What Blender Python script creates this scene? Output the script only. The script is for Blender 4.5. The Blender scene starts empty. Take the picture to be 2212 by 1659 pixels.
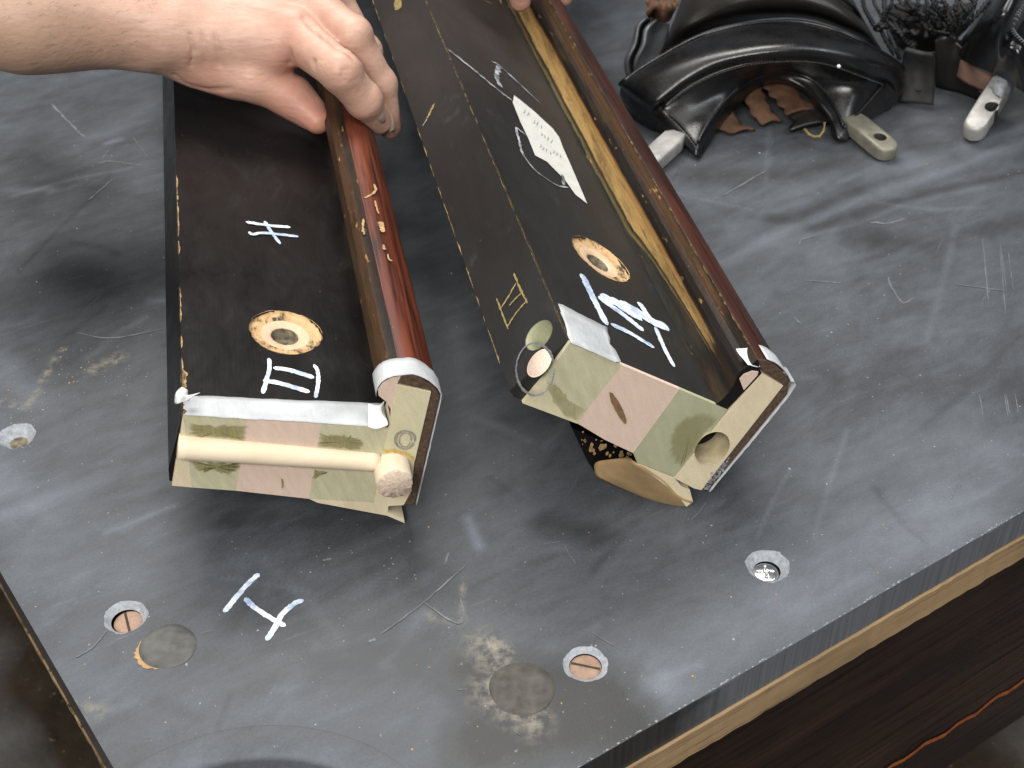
import bpy, bmesh, math, random
import numpy as np
from mathutils import Vector
random.seed(7); rng = np.random.default_rng(5)
scn = bpy.context.scene
COL = scn.collection
# ------------------------------------------------------------------ camera
FPX, PITCH, CH = 3000.0, math.radians(39.5), 0.55      # focal length in px of a 2212 px wide frame, pitch below the horizon, height over slate
cam = bpy.data.cameras.new('camera'); camo = bpy.data.objects.new('camera', cam); COL.objects.link(camo)
cam.sensor_width = 36.0; cam.lens = 36.0*FPX/2212.0; cam.clip_start = .02; cam.clip_end = 60
camo.location = (0, 0, CH); camo.rotation_euler = (math.pi/2-PITCH, 0, 0)
cam.dof.use_dof = True; cam.dof.focus_distance = .74; cam.dof.aperture_fstop = 20
scn.camera = camo
# ------------------------------------------------------------------ world, workshop lamps and one added fill lamp
w = bpy.data.worlds.new('World'); scn.world = w; w.use_nodes = True
w.node_tree.nodes['Background'].inputs[0].default_value = (.80, .88, 1.0, 1)
w.node_tree.nodes['Background'].inputs[1].default_value = .09
def area(name, loc, target, sx, sy, power, col):
    l = bpy.data.lights.new(name, 'AREA'); l.shape = 'RECTANGLE'; l.size = sx; l.size_y = sy; l.energy = power; l.color = col
    o = bpy.data.objects.new(name, l); COL.objects.link(o); o.location = loc
    o.rotation_euler = (Vector(target)-Vector(loc)).to_track_quat('-Z', 'Y').to_euler()
    return o
area('ceiling_or_fill_lamp', (-.35, 1.75, 2.1), (0, .75, 0), 1.5, .75, 52, (1, .97, .92))
area('ceiling_or_fill_lamp', (-.55, -1.25, 1.75), (0, .6, .05), 1.6, .8, 74, (1, .96, .91))
area('ceiling_or_fill_lamp', (0, .5, 2.4), (0, .6, 0), 2.4, 1.4, 25, (1, .97, .94))  # fill lamp added overhead to soften the light
area('ceiling_or_fill_lamp', (1.5, .2, 2.1), (0.1, .7, 0), 1.3, .6, 24, (.95, .98, 1))
scn.view_settings.view_transform = 'Standard'; scn.view_settings.look = 'None'
scn.view_settings.exposure = 0.0; scn.view_settings.gamma = 1.0
# ------------------------------------------------------------------ geometry helpers
S_, C_ = math.sin(PITCH), math.cos(PITCH)
CAMP = np.array([0, 0, CH])
def ray(x, y):
    u = x-1106; v = 829.5-y
    return np.array([u, FPX*C_+v*S_, -(FPX*S_-v*C_)])
def at(x, y, z=0.0):
    r = ray(x, y); return CAMP+r*((z-CH)/r[2])
def hit(x, y, P, n):
    r = ray(x, y); return CAMP+r*(np.dot(np.asarray(P)-CAMP, n)/np.dot(r, n))
def mesh(name, verts, faces, mat=None, parent=None, smooth=False, uv=None, mats=None, fm=None):
    me = bpy.data.meshes.new(name)
    me.from_pydata([tuple(v) for v in verts], [], [tuple(int(i) for i in f) for f in faces])
    return finish(name, me, mat, parent, smooth, uv, mats, fm)
def finish(name, me, mat=None, parent=None, smooth=False, uv=None, mats=None, fm=None):
    for m in (mats or [mat]):
        if m: me.materials.append(m)
    if fm is not None: me.polygons.foreach_set('material_index', np.array(fm, dtype=np.int32))
    if smooth: me.polygons.foreach_set('use_smooth', np.ones(len(me.polygons), dtype=bool))
    if uv is not None:
        l = me.uv_layers.new(name='UVMap'); vi = np.zeros(len(me.loops), dtype=np.int32)
        me.loops.foreach_get('vertex_index', vi)
        l.data.foreach_set('uv', np.asarray(uv, dtype=np.float32)[vi].ravel())
    me.update()
    o = bpy.data.objects.new(name, me); COL.objects.link(o)
    if parent: o.parent = parent
    return o
def npmesh(name, V, F, **k):
    V = np.asarray(V, dtype=np.float32); F = np.asarray(F, dtype=np.int32); n = F.shape[1]
    me = bpy.data.meshes.new(name); me.vertices.add(len(V)); me.vertices.foreach_set('co', V.ravel())
    me.loops.add(F.size); me.loops.foreach_set('vertex_index', F.ravel())
    me.polygons.add(len(F)); me.polygons.foreach_set('loop_start', np.arange(0, F.size, n, dtype=np.int32))
    me.update(calc_edges=True); me.validate()
    return finish(name, me, **k)
def thing(name, label, cat, loc=(0, 0, 0), rz=0, group=None):
    o = bpy.data.objects.new(name, None); COL.objects.link(o); o.location = loc; o.rotation_euler = (0, 0, rz)
    o.empty_display_size = .03
    o['label'] = label; o['category'] = cat
    if group: o['group'] = group
    return o
def crom(P, n):
    P = np.asarray(P, dtype=float); m = len(P)
    if m == 2: return P[0]+(P[1]-P[0])*np.linspace(0, 1, n)[:, None]
    E = np.vstack([2*P[0]-P[1], P, 2*P[-1]-P[-2]])
    d = np.r_[0, np.cumsum(np.linalg.norm(np.diff(P, axis=0), axis=1)+1e-9)]
    s = np.interp(np.linspace(0, d[-1], n), d, np.arange(m)); i = np.minimum(s.astype(int), m-2); t = (s-i)[:, None]
    a, b, c, e = E[i], E[i+1], E[i+2], E[i+3]
    return .5*((2*b)+(-a+c)*t+(2*a-5*b+4*c-e)*t*t+(-a+3*b-3*c+e)*t**3)
def crom_u(P, n):
    P = np.asarray(P, dtype=float); m = len(P)
    E = np.concatenate([(2*P[0]-P[1])[None], P, (2*P[-1]-P[-2])[None]])
    s = np.linspace(0, m-1, n); i = np.minimum(s.astype(int), m-2); t = (s-i).reshape((-1,)+(1,)*(P.ndim-1))
    a, b, c, e = E[i], E[i+1], E[i+2], E[i+3]
    return .5*((2*b)+(-a+c)*t+(2*a-5*b+4*c-e)*t*t+(-a+3*b-3*c+e)*t**3)
def gridfaces(n, m, wrap=False):
    F = []
    for i in range(n-1):
        for j in range(m if wrap else m-1):
            k = (j+1) % m; F.append((i*m+j, i*m+k, (i+1)*m+k, (i+1)*m+j))
    return F
def loft(name, rows, n, m, mat, parent=None, thick=0):
    R = np.array([crom(r, n) for r in rows]); G = crom_u(R, m)
    o = mesh(name, G.reshape(-1, 3), gridfaces(m, n), mat, parent, True)
    if thick:
        md = o.modifiers.new('thick', 'SOLIDIFY'); md.thickness = thick; md.offset = 0
    return o
def frame_of(P):
    T = np.gradient(P, axis=0); T /= np.linalg.norm(T, axis=1)[:, None]+1e-12
    ref = np.array([0.13, .21, 1.0]) if abs(T[len(T)//2][2]) < .9 else np.array([1.0, .1, 0])
    A = np.cross(T, ref); A /= np.linalg.norm(A, axis=1)[:, None]; B = np.cross(A, T)
    return T, A, B
def tube_data(P, r, k=8):
    P = np.asarray(P); r = np.broadcast_to(np.asarray(r, dtype=float), (len(P),))
    T, A, B = frame_of(P); th = np.linspace(0, 2*np.pi, k, endpoint=False)
    V = (P[:, None]+r[:, None, None]*(A[:, None]*np.cos(th)[None, :, None]+B[:, None]*np.sin(th)[None, :, None])).reshape(-1, 3)
    F = [list(f) for f in gridfaces(len(P), k, True)]
    F.append(list(range(k))[::-1]); F.append([(len(P)-1)*k+j for j in range(k)])
    return V, F
def tube(name, P, r, mat, parent=None, k=8):
    V, F = tube_data(P, r, k); return mesh(name, V, F, mat, parent, True)
def join_data(items):
    V, F, o = [], [], 0
    for v, f in items:
        V.extend([tuple(q) for q in v]); F.extend([[i+o for i in g] for g in f]); o += len(v)
    return V, F
def tri_fan_poly(P):
    return [list(range(len(P)))]
# ------------------------------------------------------------------ material helpers
class N:
    def __init__(s, name):
        s.m = bpy.data.materials.new(name); s.m.use_nodes = True; s.t = s.m.node_tree
        s.b = s.t.nodes['Principled BSDF']; s.tc = None
    def n(s, t): return s.t.nodes.new(t)
    def l(s, a, b): s.t.links.new(a, b)
    def coord(s, k='Object'):
        if not s.tc: s.tc = s.n('ShaderNodeTexCoord')
        return s.tc.outputs[k]
    def mapped(s, sc, k='Object', rot=(0, 0, 0), loc=(0, 0, 0)):
        src = s.coord(k)
        if any(rot):
            q = s.n('ShaderNodeMapping'); q.inputs['Rotation'].default_value = rot; s.l(src, q.inputs[0]); src = q.outputs[0]
        m = s.n('ShaderNodeMapping'); m.inputs['Scale'].default_value = sc; m.inputs['Location'].default_value = loc
        s.l(src, m.inputs[0]); return m.outputs[0]
    def noise(s, scale, detail=4, rough=.55, sc=(1, 1, 1), k='Object', dist=0, rot=(0, 0, 0), loc=(0, 0, 0)):
        t = s.n('ShaderNodeTexNoise'); t.inputs['Scale'].default_value = scale; t.inputs['Detail'].default_value = detail
        t.inputs['Roughness'].default_value = rough; t.inputs['Distortion'].default_value = dist
        s.l(s.mapped(sc, k, rot, loc), t.inputs['Vector']); return t.outputs['Fac']
    def ramp(s, f, pts, interp='LINEAR'):
        r = s.n('ShaderNodeValToRGB'); e = r.color_ramp.elements; r.color_ramp.interpolation = interp
        while len(e) < len(pts): e.new(.5)
        for q, (p, c) in zip(e, pts):
            q.position = p; q.color = (c[0], c[1], c[2], 1) if hasattr(c, '__len__') else (c, c, c, 1)
        s.l(f, r.inputs[0]); return r.outputs[0]
    def mix(s, f, a, b, mode='MIX'):
        m = s.n('ShaderNodeMix'); m.data_type = 'RGBA'; m.blend_type = mode
        for v, i in ((f, 0), (a, 6), (b, 7)):
            if hasattr(v, 'is_linked'): s.l(v, m.inputs[i])
            elif i == 0: m.inputs[0].default_value = v
            else: m.inputs[i].default_value = (v[0], v[1], v[2], 1)
        return m.outputs[2]
    def math(s, op, a, b=0.0, clamp=False):
        m = s.n('ShaderNodeMath'); m.operation = op; m.use_clamp = clamp
        for v, i in ((a, 0), (b, 1)):
            if hasattr(v, 'is_linked'): s.l(v, m.inputs[i])
            else: m.inputs[i].default_value = v
        return m.outputs[0]
    def attr(s, name):
        a = s.n('ShaderNodeAttribute'); a.attribute_name = name; return a
    def sep(s, v):
        x = s.n('ShaderNodeSeparateXYZ'); s.l(v, x.inputs[0]); return x.outputs
    def bump(s, h, dist=.001, strength=1.0):
        b = s.n('ShaderNodeBump'); b.inputs['Strength'].default_value = strength; b.inputs['Distance'].default_value = dist
        s.l(h, b.inputs['Height']); s.l(b.outputs[0], s.b.inputs['Normal'])
    def set(s, col=None, rough=None, metal=0, spec=.5):
        for v, k in ((col, 'Base Color'), (rough, 'Roughness')):
            if v is None: continue
            if hasattr(v, 'is_linked'): s.l(v, s.b.inputs[k])
            elif k == 'Base Color': s.b.inputs[k].default_value = (v[0], v[1], v[2], 1)
            else: s.b.inputs[k].default_value = v
        s.b.inputs['Metallic'].default_value = metal; s.b.inputs['Specular IOR Level'].default_value = spec
        return s.m
def simple(name, a, b, scale=60, rough=.6, sc=(1, 1, 1), bump=.0002, spec=.4, metal=0, detail=5):
    m = N(name); f = m.noise(scale, detail, .6, sc)
    m.set(m.ramp(f, [(.3, a), (.7, b)]), rough, metal, spec); m.bump(f, bump); return m.m
def black_paint(name, tint=(1, 1, 1), lo=.010, hi=.026, rough=.42, dusty=.3, spec=.4, far=False):
    m = N(name)
    f = m.noise(9, 5, .6, (1, .35, 1)); g = m.noise(900, 3, .6, (1, .04, 1)); h = m.noise(55, 6, .7, (1, .5, 1), dist=.6)
    c = m.ramp(f, [(.3, tuple(lo*t for t in tint)), (.72, tuple(hi*t for t in tint))])
    dust = m.ramp(h, [(.60, 0), (.80, dusty)])
    c = m.mix(dust, c, (.085, .08, .07))
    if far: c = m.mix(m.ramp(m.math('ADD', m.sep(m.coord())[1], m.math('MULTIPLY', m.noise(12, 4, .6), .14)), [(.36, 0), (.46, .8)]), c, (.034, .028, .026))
    sp = m.ramp(m.noise(420, 2, .5), [(.73, 0), (.76, .7)])
    c = m.mix(m.math('MULTIPLY', sp, m.ramp(m.noise(30, 3, .5), [(.45, 0), (.7, .8)])), c, (.2, .18, .14))
    m.set(c, m.ramp(h, [(.3, rough-.06), (.7, rough+.14)]), 0, spec)
    m.bump(m.math('ADD', g, m.math('MULTIPLY', h, .8)), .00006); return m.m
def end_wood(name, a, b, c, rings=260, rot=.3):
    m = N(name)
    f = m.noise(rings, 5, .6, (1, .2, .22), rot=(0, rot, 0)); g = m.noise(1500, 2, .6); h = m.noise(24, 4, .6)
    col = m.mix(m.ramp(f, [(.35, 0), (.7, 1)]), a, b); col = m.mix(m.ramp(h, [(.5, 0), (.8, .6)]), col, c)
    col = m.mix(m.ramp(g, [(.35, .16), (.55, 0)]), col, (.15, .11, .06))
    m.set(col, .7, 0, .25); m.bump(m.math('ADD', f, g), .0002); return m.m
def grain_wood(name, a, b, c, rough=.35, bands=70, spec=.5, chips=None, rot=(0, 0, 0)):
    m = N(name)
    f = m.noise(bands, 6, .65, (1, .045, 1), dist=.5, rot=rot); g = m.noise(bands*5, 4, .6, (1, .03, 1), rot=rot); h = m.noise(14, 4, .6, (1, .4, 1), rot=rot)
    col = m.ramp(f, [(.3, a), (.5, b), (.72, c)]); col = m.mix(m.ramp(g, [(.36, .92), (.50, 0)]), col, tuple(q*.12 for q in a))
    col = m.mix(m.ramp(h, [(.42, 0), (.66, .75)]), col, tuple(q*.22 for q in b))
    if chips: col = m.mix(m.ramp(m.noise(190, 4, .6, (1, .3, 1)), [(.70, 0), (.74, 1)]), col, chips)
    m.set(col, m.ramp(f, [(.3, rough), (.7, rough+.15)]), 0, spec); m.bump(m.math('ADD', f, g), .00025); return m.m
# ---- slate
def slate_mat():
    m = N('slate_grey')
    A = m.attr('smudge_shade_sheen'); sm = m.sep(A.outputs['Vector'])
    big = m.noise(5.5, 6, .62, dist=.8); mid = m.noise(26, 6, .62, (1, .6, 1), rot=(0, 0, .6), dist=1.2)
    wipe = m.noise(30, 4, .55, (.3, 1, 1), rot=(0, 0, -.59), dist=2.6)
    fine = m.noise(700, 3, .7); scr = m.noise(260, 3, .6, (.05, 1, 1), rot=(0, 0, -.5), dist=.5); scr2 = m.noise(230, 3, .6, (1, .05, 1), rot=(0, 0, .45), dist=.4)
    v = m.math('ADD', m.math('MULTIPLY', big, .30), m.math('MULTIPLY', mid, .24))
    v = m.math('ADD', v, m.math('MULTIPLY', wipe, .17)); v = m.math('ADD', v, m.math('MULTIPLY', fine, .24))
    v = m.math('ADD', v, m.math('MULTIPLY', m.noise(110, 5, .7, (.4, 1, 1), rot=(0, 0, -.59)), .18))
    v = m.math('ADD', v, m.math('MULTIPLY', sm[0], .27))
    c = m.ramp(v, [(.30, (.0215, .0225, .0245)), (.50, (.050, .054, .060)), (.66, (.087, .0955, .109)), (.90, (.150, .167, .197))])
    s = m.math('MAXIMUM', m.ramp(scr, [(.66, 0), (.76, .5)]), m.ramp(scr2, [(.68, 0), (.77, .45)]))
    c = m.mix(m.math('MULTIPLY', s, m.ramp(mid, [(.4, 0), (.65, .55)])), c, (.21, .22, .235))
    c = m.mix(m.math('MULTIPLY', sm[1], m.ramp(m.noise(160, 5, .7), [(.42, 0), (.62, 1)])), c, (.21, .19, .15))
    sp = m.ramp(m.noise(330, 2, .5), [(.735, 0), (.76, .6)])
    c = m.mix(m.math('MULTIPLY', sp, .6), c, (.35, .35, .33))
    r = m.ramp(v, [(.4, .42), (.7, .60)])
    m.set(c, r, 0, .30); m.bump(m.math('ADD', m.math('MULTIPLY', mid, .5), m.math('MULTIPLY', fine, .25)), .0003); return m.m
M = {}
M['slate'] = slate_mat()
def sawn():
    m = N('sawn_slate_edge'); f = m.noise(420, 3, .6, (1, 1, .02)); g = m.math('ADD', m.math('MULTIPLY', m.noise(18, 4, .6, (1, 1, 2)), .10), m.math('MULTIPLY', m.sep(m.coord())[0], 1.9))
    gl = m.ramp(g, [(.19, 0), (.26, 1)])
    c = m.mix(gl, m.ramp(f, [(.3, (.018, .019, .021)), (.7, (.035, .037, .04))]), m.ramp(f, [(.3, (.085, .092, .104)), (.7, (.145, .155, .175))]))
    m.set(c, m.ramp(g, [(.19, .3), (.26, .6)]), 0, .5); m.bump(f, .00012); return m.m
M['sawn'] = sawn()
M['chip_grey'] = simple('crushed_slate', (.20, .215, .235), (.36, .38, .41), 350, .8, bump=.0004)
M['chip_mid'] = simple('dusty_ledge', (.06, .064, .07), (.12, .125, .135), 90, .7)
M['liner'] = grain_wood('aged_poplar', (.25, .165, .085), (.37, .255, .14), (.31, .21, .115), .62, 40, .25, None, (0, 0, .987))
M['tan_varnish'] = simple('tan_varnished_wood', (.33, .21, .10), (.50, .36, .19), 45, .38, (1, .3, 1), .0002, .4)
M['rosewood'] = grain_wood('dark_rosewood', (.015, .0075, .0055), (.030, .015, .010), (.055, .025, .015), .38, 60, .35, None, (0, 0, .987))
M['inlay'] = simple('orange_inlay', (.20, .045, .012), (.42, .12, .03), 180, .45)
M['red_wood'] = grain_wood('red_rosewood', (.030, .006, .003), (.115, .021, .0065), (.20, .046, .013), .42, 75, .5, (.40, .20, .10))
M['red_wood2'] = grain_wood('red_mahogany', (.018, .0055, .003), (.055, .013, .006), (.105, .026, .009), .42, 75, .5)
M['black'] = black_paint('black_paint', (1.14, 1, 1), .0045, .0100, .30, .10, .20)
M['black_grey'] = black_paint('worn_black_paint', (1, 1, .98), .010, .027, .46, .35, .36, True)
M['black_brown'] = black_paint('brownish_black_paint', (1.2, 1, .95), .020, .042, .46)
M['green_wood'] = end_wood('greenish_poplar', (.55, .525, .37), (.44, .42, .265), (.58, .54, .38))
M['green_dark'] = end_wood('green_poplar', (.36, .365, .235), (.43, .435, .295), (.31, .305, .185), 150)
M['pink_wood'] = end_wood('pale_pink_wood', (.69, .54, .445), (.63, .48, .39), (.68, .54, .43))
M['cream_wood'] = end_wood('cream_poplar', (.72, .62, .44), (.63, .55, .37), (.66, .53, .38))
M['cream_green'] = end_wood('cream_green_poplar', (.65, .60, .41), (.57, .53, .34), (.66, .57, .40))
M['pale_dowel'] = simple('pale_dowel_wood', (.70, .58, .40), (.80, .70, .53), 70, .6, (.3, 1, 1), .0002, .3)
M['socket_wood'] = simple('bored_socket_wood', (.34, .29, .17), (.50, .43, .28), 160, .7)
M['dowel_end'] = simple('crushed_dowel_end', (.50, .38, .29), (.72, .60, .48), 600, .85, bump=.0006, spec=.2)
def stain(name, a, b, op):
    m = N(name); f = m.noise(420, 4, .65, (1, 1, .10)); g = m.noise(120, 4, .6)
    m.set(m.ramp(f, [(.3, a), (.7, b)]), .5, 0, .4)
    al = m.math('MULTIPLY', m.math('MULTIPLY', m.attr('cover').outputs['Fac'], op), m.ramp(m.math('ADD', m.math('MULTIPLY', f, .6), m.math('MULTIPLY', g, .4)), [(.36, .45), (.6, 1)]))
    m.l(al, m.b.inputs['Alpha']); return m.m
M['olive'] = stain('olive_glue_stain', (.17, .15, .045), (.34, .31, .13), .72)
M['olive_thin'] = stain('thin_olive_stain', (.22, .20, .07), (.33, .30, .14), .55)
M['amber'] = stain('amber_glue', (.50, .32, .06), (.68, .50, .16), .9)
M['brown_end'] = simple('rosewood_end_grain', (.045, .027, .017), (.13, .085, .058), 420, .7, bump=.0004, spec=.25)
M['knot'] = simple('brown_knot', (.15, .085, .040), (.26, .165, .085), 300, .7)
M['raw'] = end_wood('raw_bored_wood', (.66, .48, .33), (.58, .41, .27), (.46, .33, .20), 200)
def smudged():
    m = N('smudged_bored_wood'); f = m.noise(150, 5, .7); g = m.noise(420, 4, .7, (1, .3, 1))
    c = m.ramp(f, [(.3, (.42, .25, .11)), (.7, (.60, .42, .23))]); c = m.mix(m.ramp(m.math('ADD', m.math('MULTIPLY', m.noise(70, 4, .6), .6), m.math('MULTIPLY', g, .4)), [(.51, 0), (.60, .95)]), c, (.03, .026, .02))
    m.set(c, .75, 0, .25); m.bump(g, .0004); return m.m
M['raw2'] = smudged()
M['dirty_hole'] = simple('dirty_hole', (.03, .025, .018), (.20, .165, .11), 260, .9, bump=.0006)
M['tan_chip'] = simple('chipped_bare_wood', (.20, .125, .055), (.50, .33, .16), 300, .75, bump=.0004)
M['gold_chip'] = simple('ochre_scratch', (.17, .13, .045), (.33, .25, .10), 300, .7)
def paint_mark(name, a, b, th):
    m = N(name); f = m.noise(75, 3, .6); g = m.noise(900, 3, .6)
    c = m.mix(m.ramp(m.math('ADD', m.math('MULTIPLY', f, .75), m.math('MULTIPLY', g, .25)), [(th-.05, 1), (th+.12, 0)]), a, b)
    m.set(c, .6, 0, .3); m.bump(g, .0001); return m.m
M['white'] = paint_mark('white_marker_paint', (.66, .72, .80), (.27, .35, .50), .43)
M['chalk'] = paint_mark('white_chalk', (.46, .47, .50), (.11, .115, .125), .50)
M['thin_chalk'] = paint_mark('faint_chalk', (.165, .173, .185), (.105, .112, .122), .50)
M['pencil'] = simple('pencil_line', (.20, .195, .18), (.33, .32, .29), 500, .5)
def tape_mat():
    m = N('masking_tape'); f = m.noise(55, 4, .6); g = m.noise(500, 3, .6, (1, .2, 1))
    m.set(m.ramp(f, [(.3, (.36, .38, .39)), (.7, (.51, .53, .54))]), .6, 0, .3); m.bump(m.math('ADD', g, m.math('MULTIPLY', f, 2)), .00025)
    return m.m
M['tape'] = tape_mat()
M['tape_white'] = simple('white_tape', (.70, .70, .69), (.82, .82, .80), 60, .6, bump=.0003)
M['label'] = simple('paper_label', (.50, .50, .47), (.60, .60, .56), 120, .7, bump=.0001)
def leather(name, lo, hi, rough, bs=.00008):
    m = N(name); f = m.noise(30, 5, .6); g = m.noise(420, 4, .65); sp = m.ramp(m.noise(120, 4, .6), [(.70, 0), (.74, .8)])
    c = m.ramp(f, [(.3, lo), (.75, hi)]); c = m.mix(m.math('MULTIPLY', sp, m.ramp(m.noise(17, 2, .5), [(.5, 0), (.7, .8)])), c, (.13, .095, .06))
    m.set(c, m.ramp(m.math('ADD', m.math('MULTIPLY', f, .6), m.math('MULTIPLY', g, .4)), [(.35, rough-.06), (.65, rough+.12)]), 0, .5)
    m.bump(g, bs); return m.m
M['leather'] = leather('black_leather', (.0045, .0045, .005), (.012, .012, .013), .25)
M['leather_gloss'] = leather('glossy_black_leather', (.004, .004, .0045), (.009, .009, .010), .18)
M['flap'] = leather('sheen_painted_leather', (.07, .072, .078), (.17, .175, .185), .28)  # glossy black leather, its reflected sheen painted in as grey
M['leather_brown'] = leather('dark_brown_leather', (.007, .0065, .006), (.018, .0155, .013), .40)
M['tab_black'] = simple('matte_black_leather', (.012, .012, .012), (.030, .030, .031), 80, .65, bump=.0003, spec=.25)
M['suede'] = simple('raw_brown_leather', (.035, .017, .009), (.125, .062, .034), 60, .8, bump=.0015)
M['suede_pale'] = simple('pale_raw_leather', (.17, .095, .068), (.25, .15, .115), 90, .85, bump=.0008)
M['thread'] = simple('grey_thread', (.07, .072, .075), (.17, .17, .175), 800, .7)
M['cord'] = simple('black_net_cord', (.004, .004, .0045), (.018, .0185, .020), 700, .6, bump=.0004, spec=.3)
M['iron'] = simple('grey_iron', (.30, .295, .28), (.46, .45, .43), 110, .5, metal=.35, bump=.0005)
M['iron_dark'] = simple('brown_grey_iron', (.15, .145, .115), (.25, .24, .19), 120, .5, metal=.3, bump=.0004)
M['hole_black'] = simple('dark_bore', (.006, .006, .006), (.03, .028, .025), 200, .7)
M['steel'] = simple('zinc_screw', (.55, .57, .58), (.75, .77, .78), 300, .22, metal=.9, bump=.0001)
M['old_screw'] = simple('coppery_screw_head', (.20, .13, .09), (.33, .215, .15), 220, .55, bump=.0002)
M['filler'] = simple('grey_plug_filler', (.042, .042, .040), (.115, .114, .105), 75, .6, bump=.0008)
M['filler_dark'] = simple('dusty_dark_filler', (.034, .033, .031), (.085, .078, .064), 150, .65, bump=.0004)
M['rust_rim'] = simple('orange_rim', (.28, .15, .06), (.42, .27, .13), 200, .7)
def skin_mat():
    m = N('skin'); A = m.attr('red'); r = m.sep(A.outputs['Vector'])
    f = m.noise(60, 5, .6); g = m.noise(330, 4, .6, (.4, 1, 1)); h = m.noise(900, 3, .6); k = m.noise(120, 3, .5, (.35, 1.2, 1.2), dist=1.0)
    c = m.ramp(f, [(.3, (.45, .270, .200)), (.7, (.555, .365, .280))])
    c = m.mix(r[0], c, (.52, .20, .145)); c = m.mix(r[1], c, (.40, .265, .185))
    c = m.mix(m.ramp(h, [(.30, .25), (.45, 0)]), c, (.48, .27, .19))
    m.set(c, .46, 0, .42)
    m.b.inputs['Subsurface Weight'].default_value = .22; m.b.inputs['Subsurface Radius'].default_value = (.010, .004, .002); m.b.inputs['Subsurface Scale'].default_value = .35
    m.bump(m.math('ADD', m.math('MULTIPLY', k, 1.6), m.math('ADD', m.math('MULTIPLY', g, 1.0), m.math('MULTIPLY', h, .35))), .00030); return m.m
M['skin'] = skin_mat()
M['nail'] = simple('finger_nail', (.26, .205, .165), (.36, .29, .235), 200, .42)
M['hair'] = simple('arm_hair', (.05, .035, .025), (.10, .07, .05), 300, .5)
def floor_mat():
    m = N('dusty_floor'); f = m.noise(7, 6, .65, dist=.5); g = m.noise(90, 5, .7); h = m.noise(2.2, 3, .5)
    c = m.mix(m.ramp(h, [(.50, 0), (.62, 1)]), m.ramp(f, [(.3, (.014, .010, .006)), (.7, (.075, .052, .032))]), m.ramp(f, [(.3, (.10, .10, .10)), (.7, (.24, .24, .235))]))
    c = m.mix(m.ramp(g, [(.62, 0), (.7, .7)]), c, (.28, .25, .2))
    m.set(c, .8, 0, .3); m.bump(g, .002); return m.m
M['floor'] = floor_mat()
M['slot'] = simple('dark_slot', (.02, .015, .01), (.06, .04, .02), 300, .8)
# ------------------------------------------------------------------ floor
FZ = -.80
fl = mesh('floor', [(-8, -8, FZ), (8, -8, FZ), (8, 8, FZ), (-8, 8, FZ)], [(0, 1, 2, 3)], M['floor']); fl['kind'] = 'structure'
# ------------------------------------------------------------------ billiard table
table = thing('billiard_table', 'grey slate topped billiard table corner with raw wood edging and dark rosewood side', 'table')
K = np.array([-.11636, .28828]); U = np.array([.834, .5517]); W = np.array([-.580, .8146])   # corner, long edge, short edge
def uvw(p): return np.linalg.solve(np.array([U, W]).T, np.asarray(p)[:2]-K)
def xy(u, v): return K+U*u+W*v
ST = .0225                                              # slate thickness
h = .0025; nu, nv = 460, 500
uu, vv = np.meshgrid(np.arange(nu+1)*h, np.arange(nv+1)*h, indexing='ij')
PX = K[0]+U[0]*uu+W[0]*vv; PY = K[1]+U[1]*uu+W[1]*vv
sm = np.zeros_like(PX); du = np.zeros_like(PX)  # sm: slate smudges plus some painted shade and sheen; du: dust
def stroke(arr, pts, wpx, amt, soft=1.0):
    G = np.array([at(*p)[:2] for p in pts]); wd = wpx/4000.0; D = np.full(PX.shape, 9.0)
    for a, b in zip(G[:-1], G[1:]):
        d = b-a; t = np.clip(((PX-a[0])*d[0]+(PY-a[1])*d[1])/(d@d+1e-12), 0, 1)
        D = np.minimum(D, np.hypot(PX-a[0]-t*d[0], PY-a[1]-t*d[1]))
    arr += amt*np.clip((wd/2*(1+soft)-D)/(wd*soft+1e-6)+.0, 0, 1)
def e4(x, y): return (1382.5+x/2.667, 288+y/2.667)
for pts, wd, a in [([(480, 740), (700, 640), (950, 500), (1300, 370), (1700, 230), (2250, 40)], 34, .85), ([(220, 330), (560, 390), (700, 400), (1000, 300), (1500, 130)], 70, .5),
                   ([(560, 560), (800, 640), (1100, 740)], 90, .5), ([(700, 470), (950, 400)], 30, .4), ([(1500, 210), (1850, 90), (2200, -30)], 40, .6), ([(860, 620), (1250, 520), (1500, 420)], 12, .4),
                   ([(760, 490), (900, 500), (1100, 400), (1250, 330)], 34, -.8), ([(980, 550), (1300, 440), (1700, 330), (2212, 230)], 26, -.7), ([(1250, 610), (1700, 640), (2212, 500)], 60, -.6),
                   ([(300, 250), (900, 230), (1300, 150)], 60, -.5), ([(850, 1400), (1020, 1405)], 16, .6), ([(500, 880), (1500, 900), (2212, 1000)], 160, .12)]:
    stroke(sm, [e4(*p) for p in pts], wd*1.15, a*.62)
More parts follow.
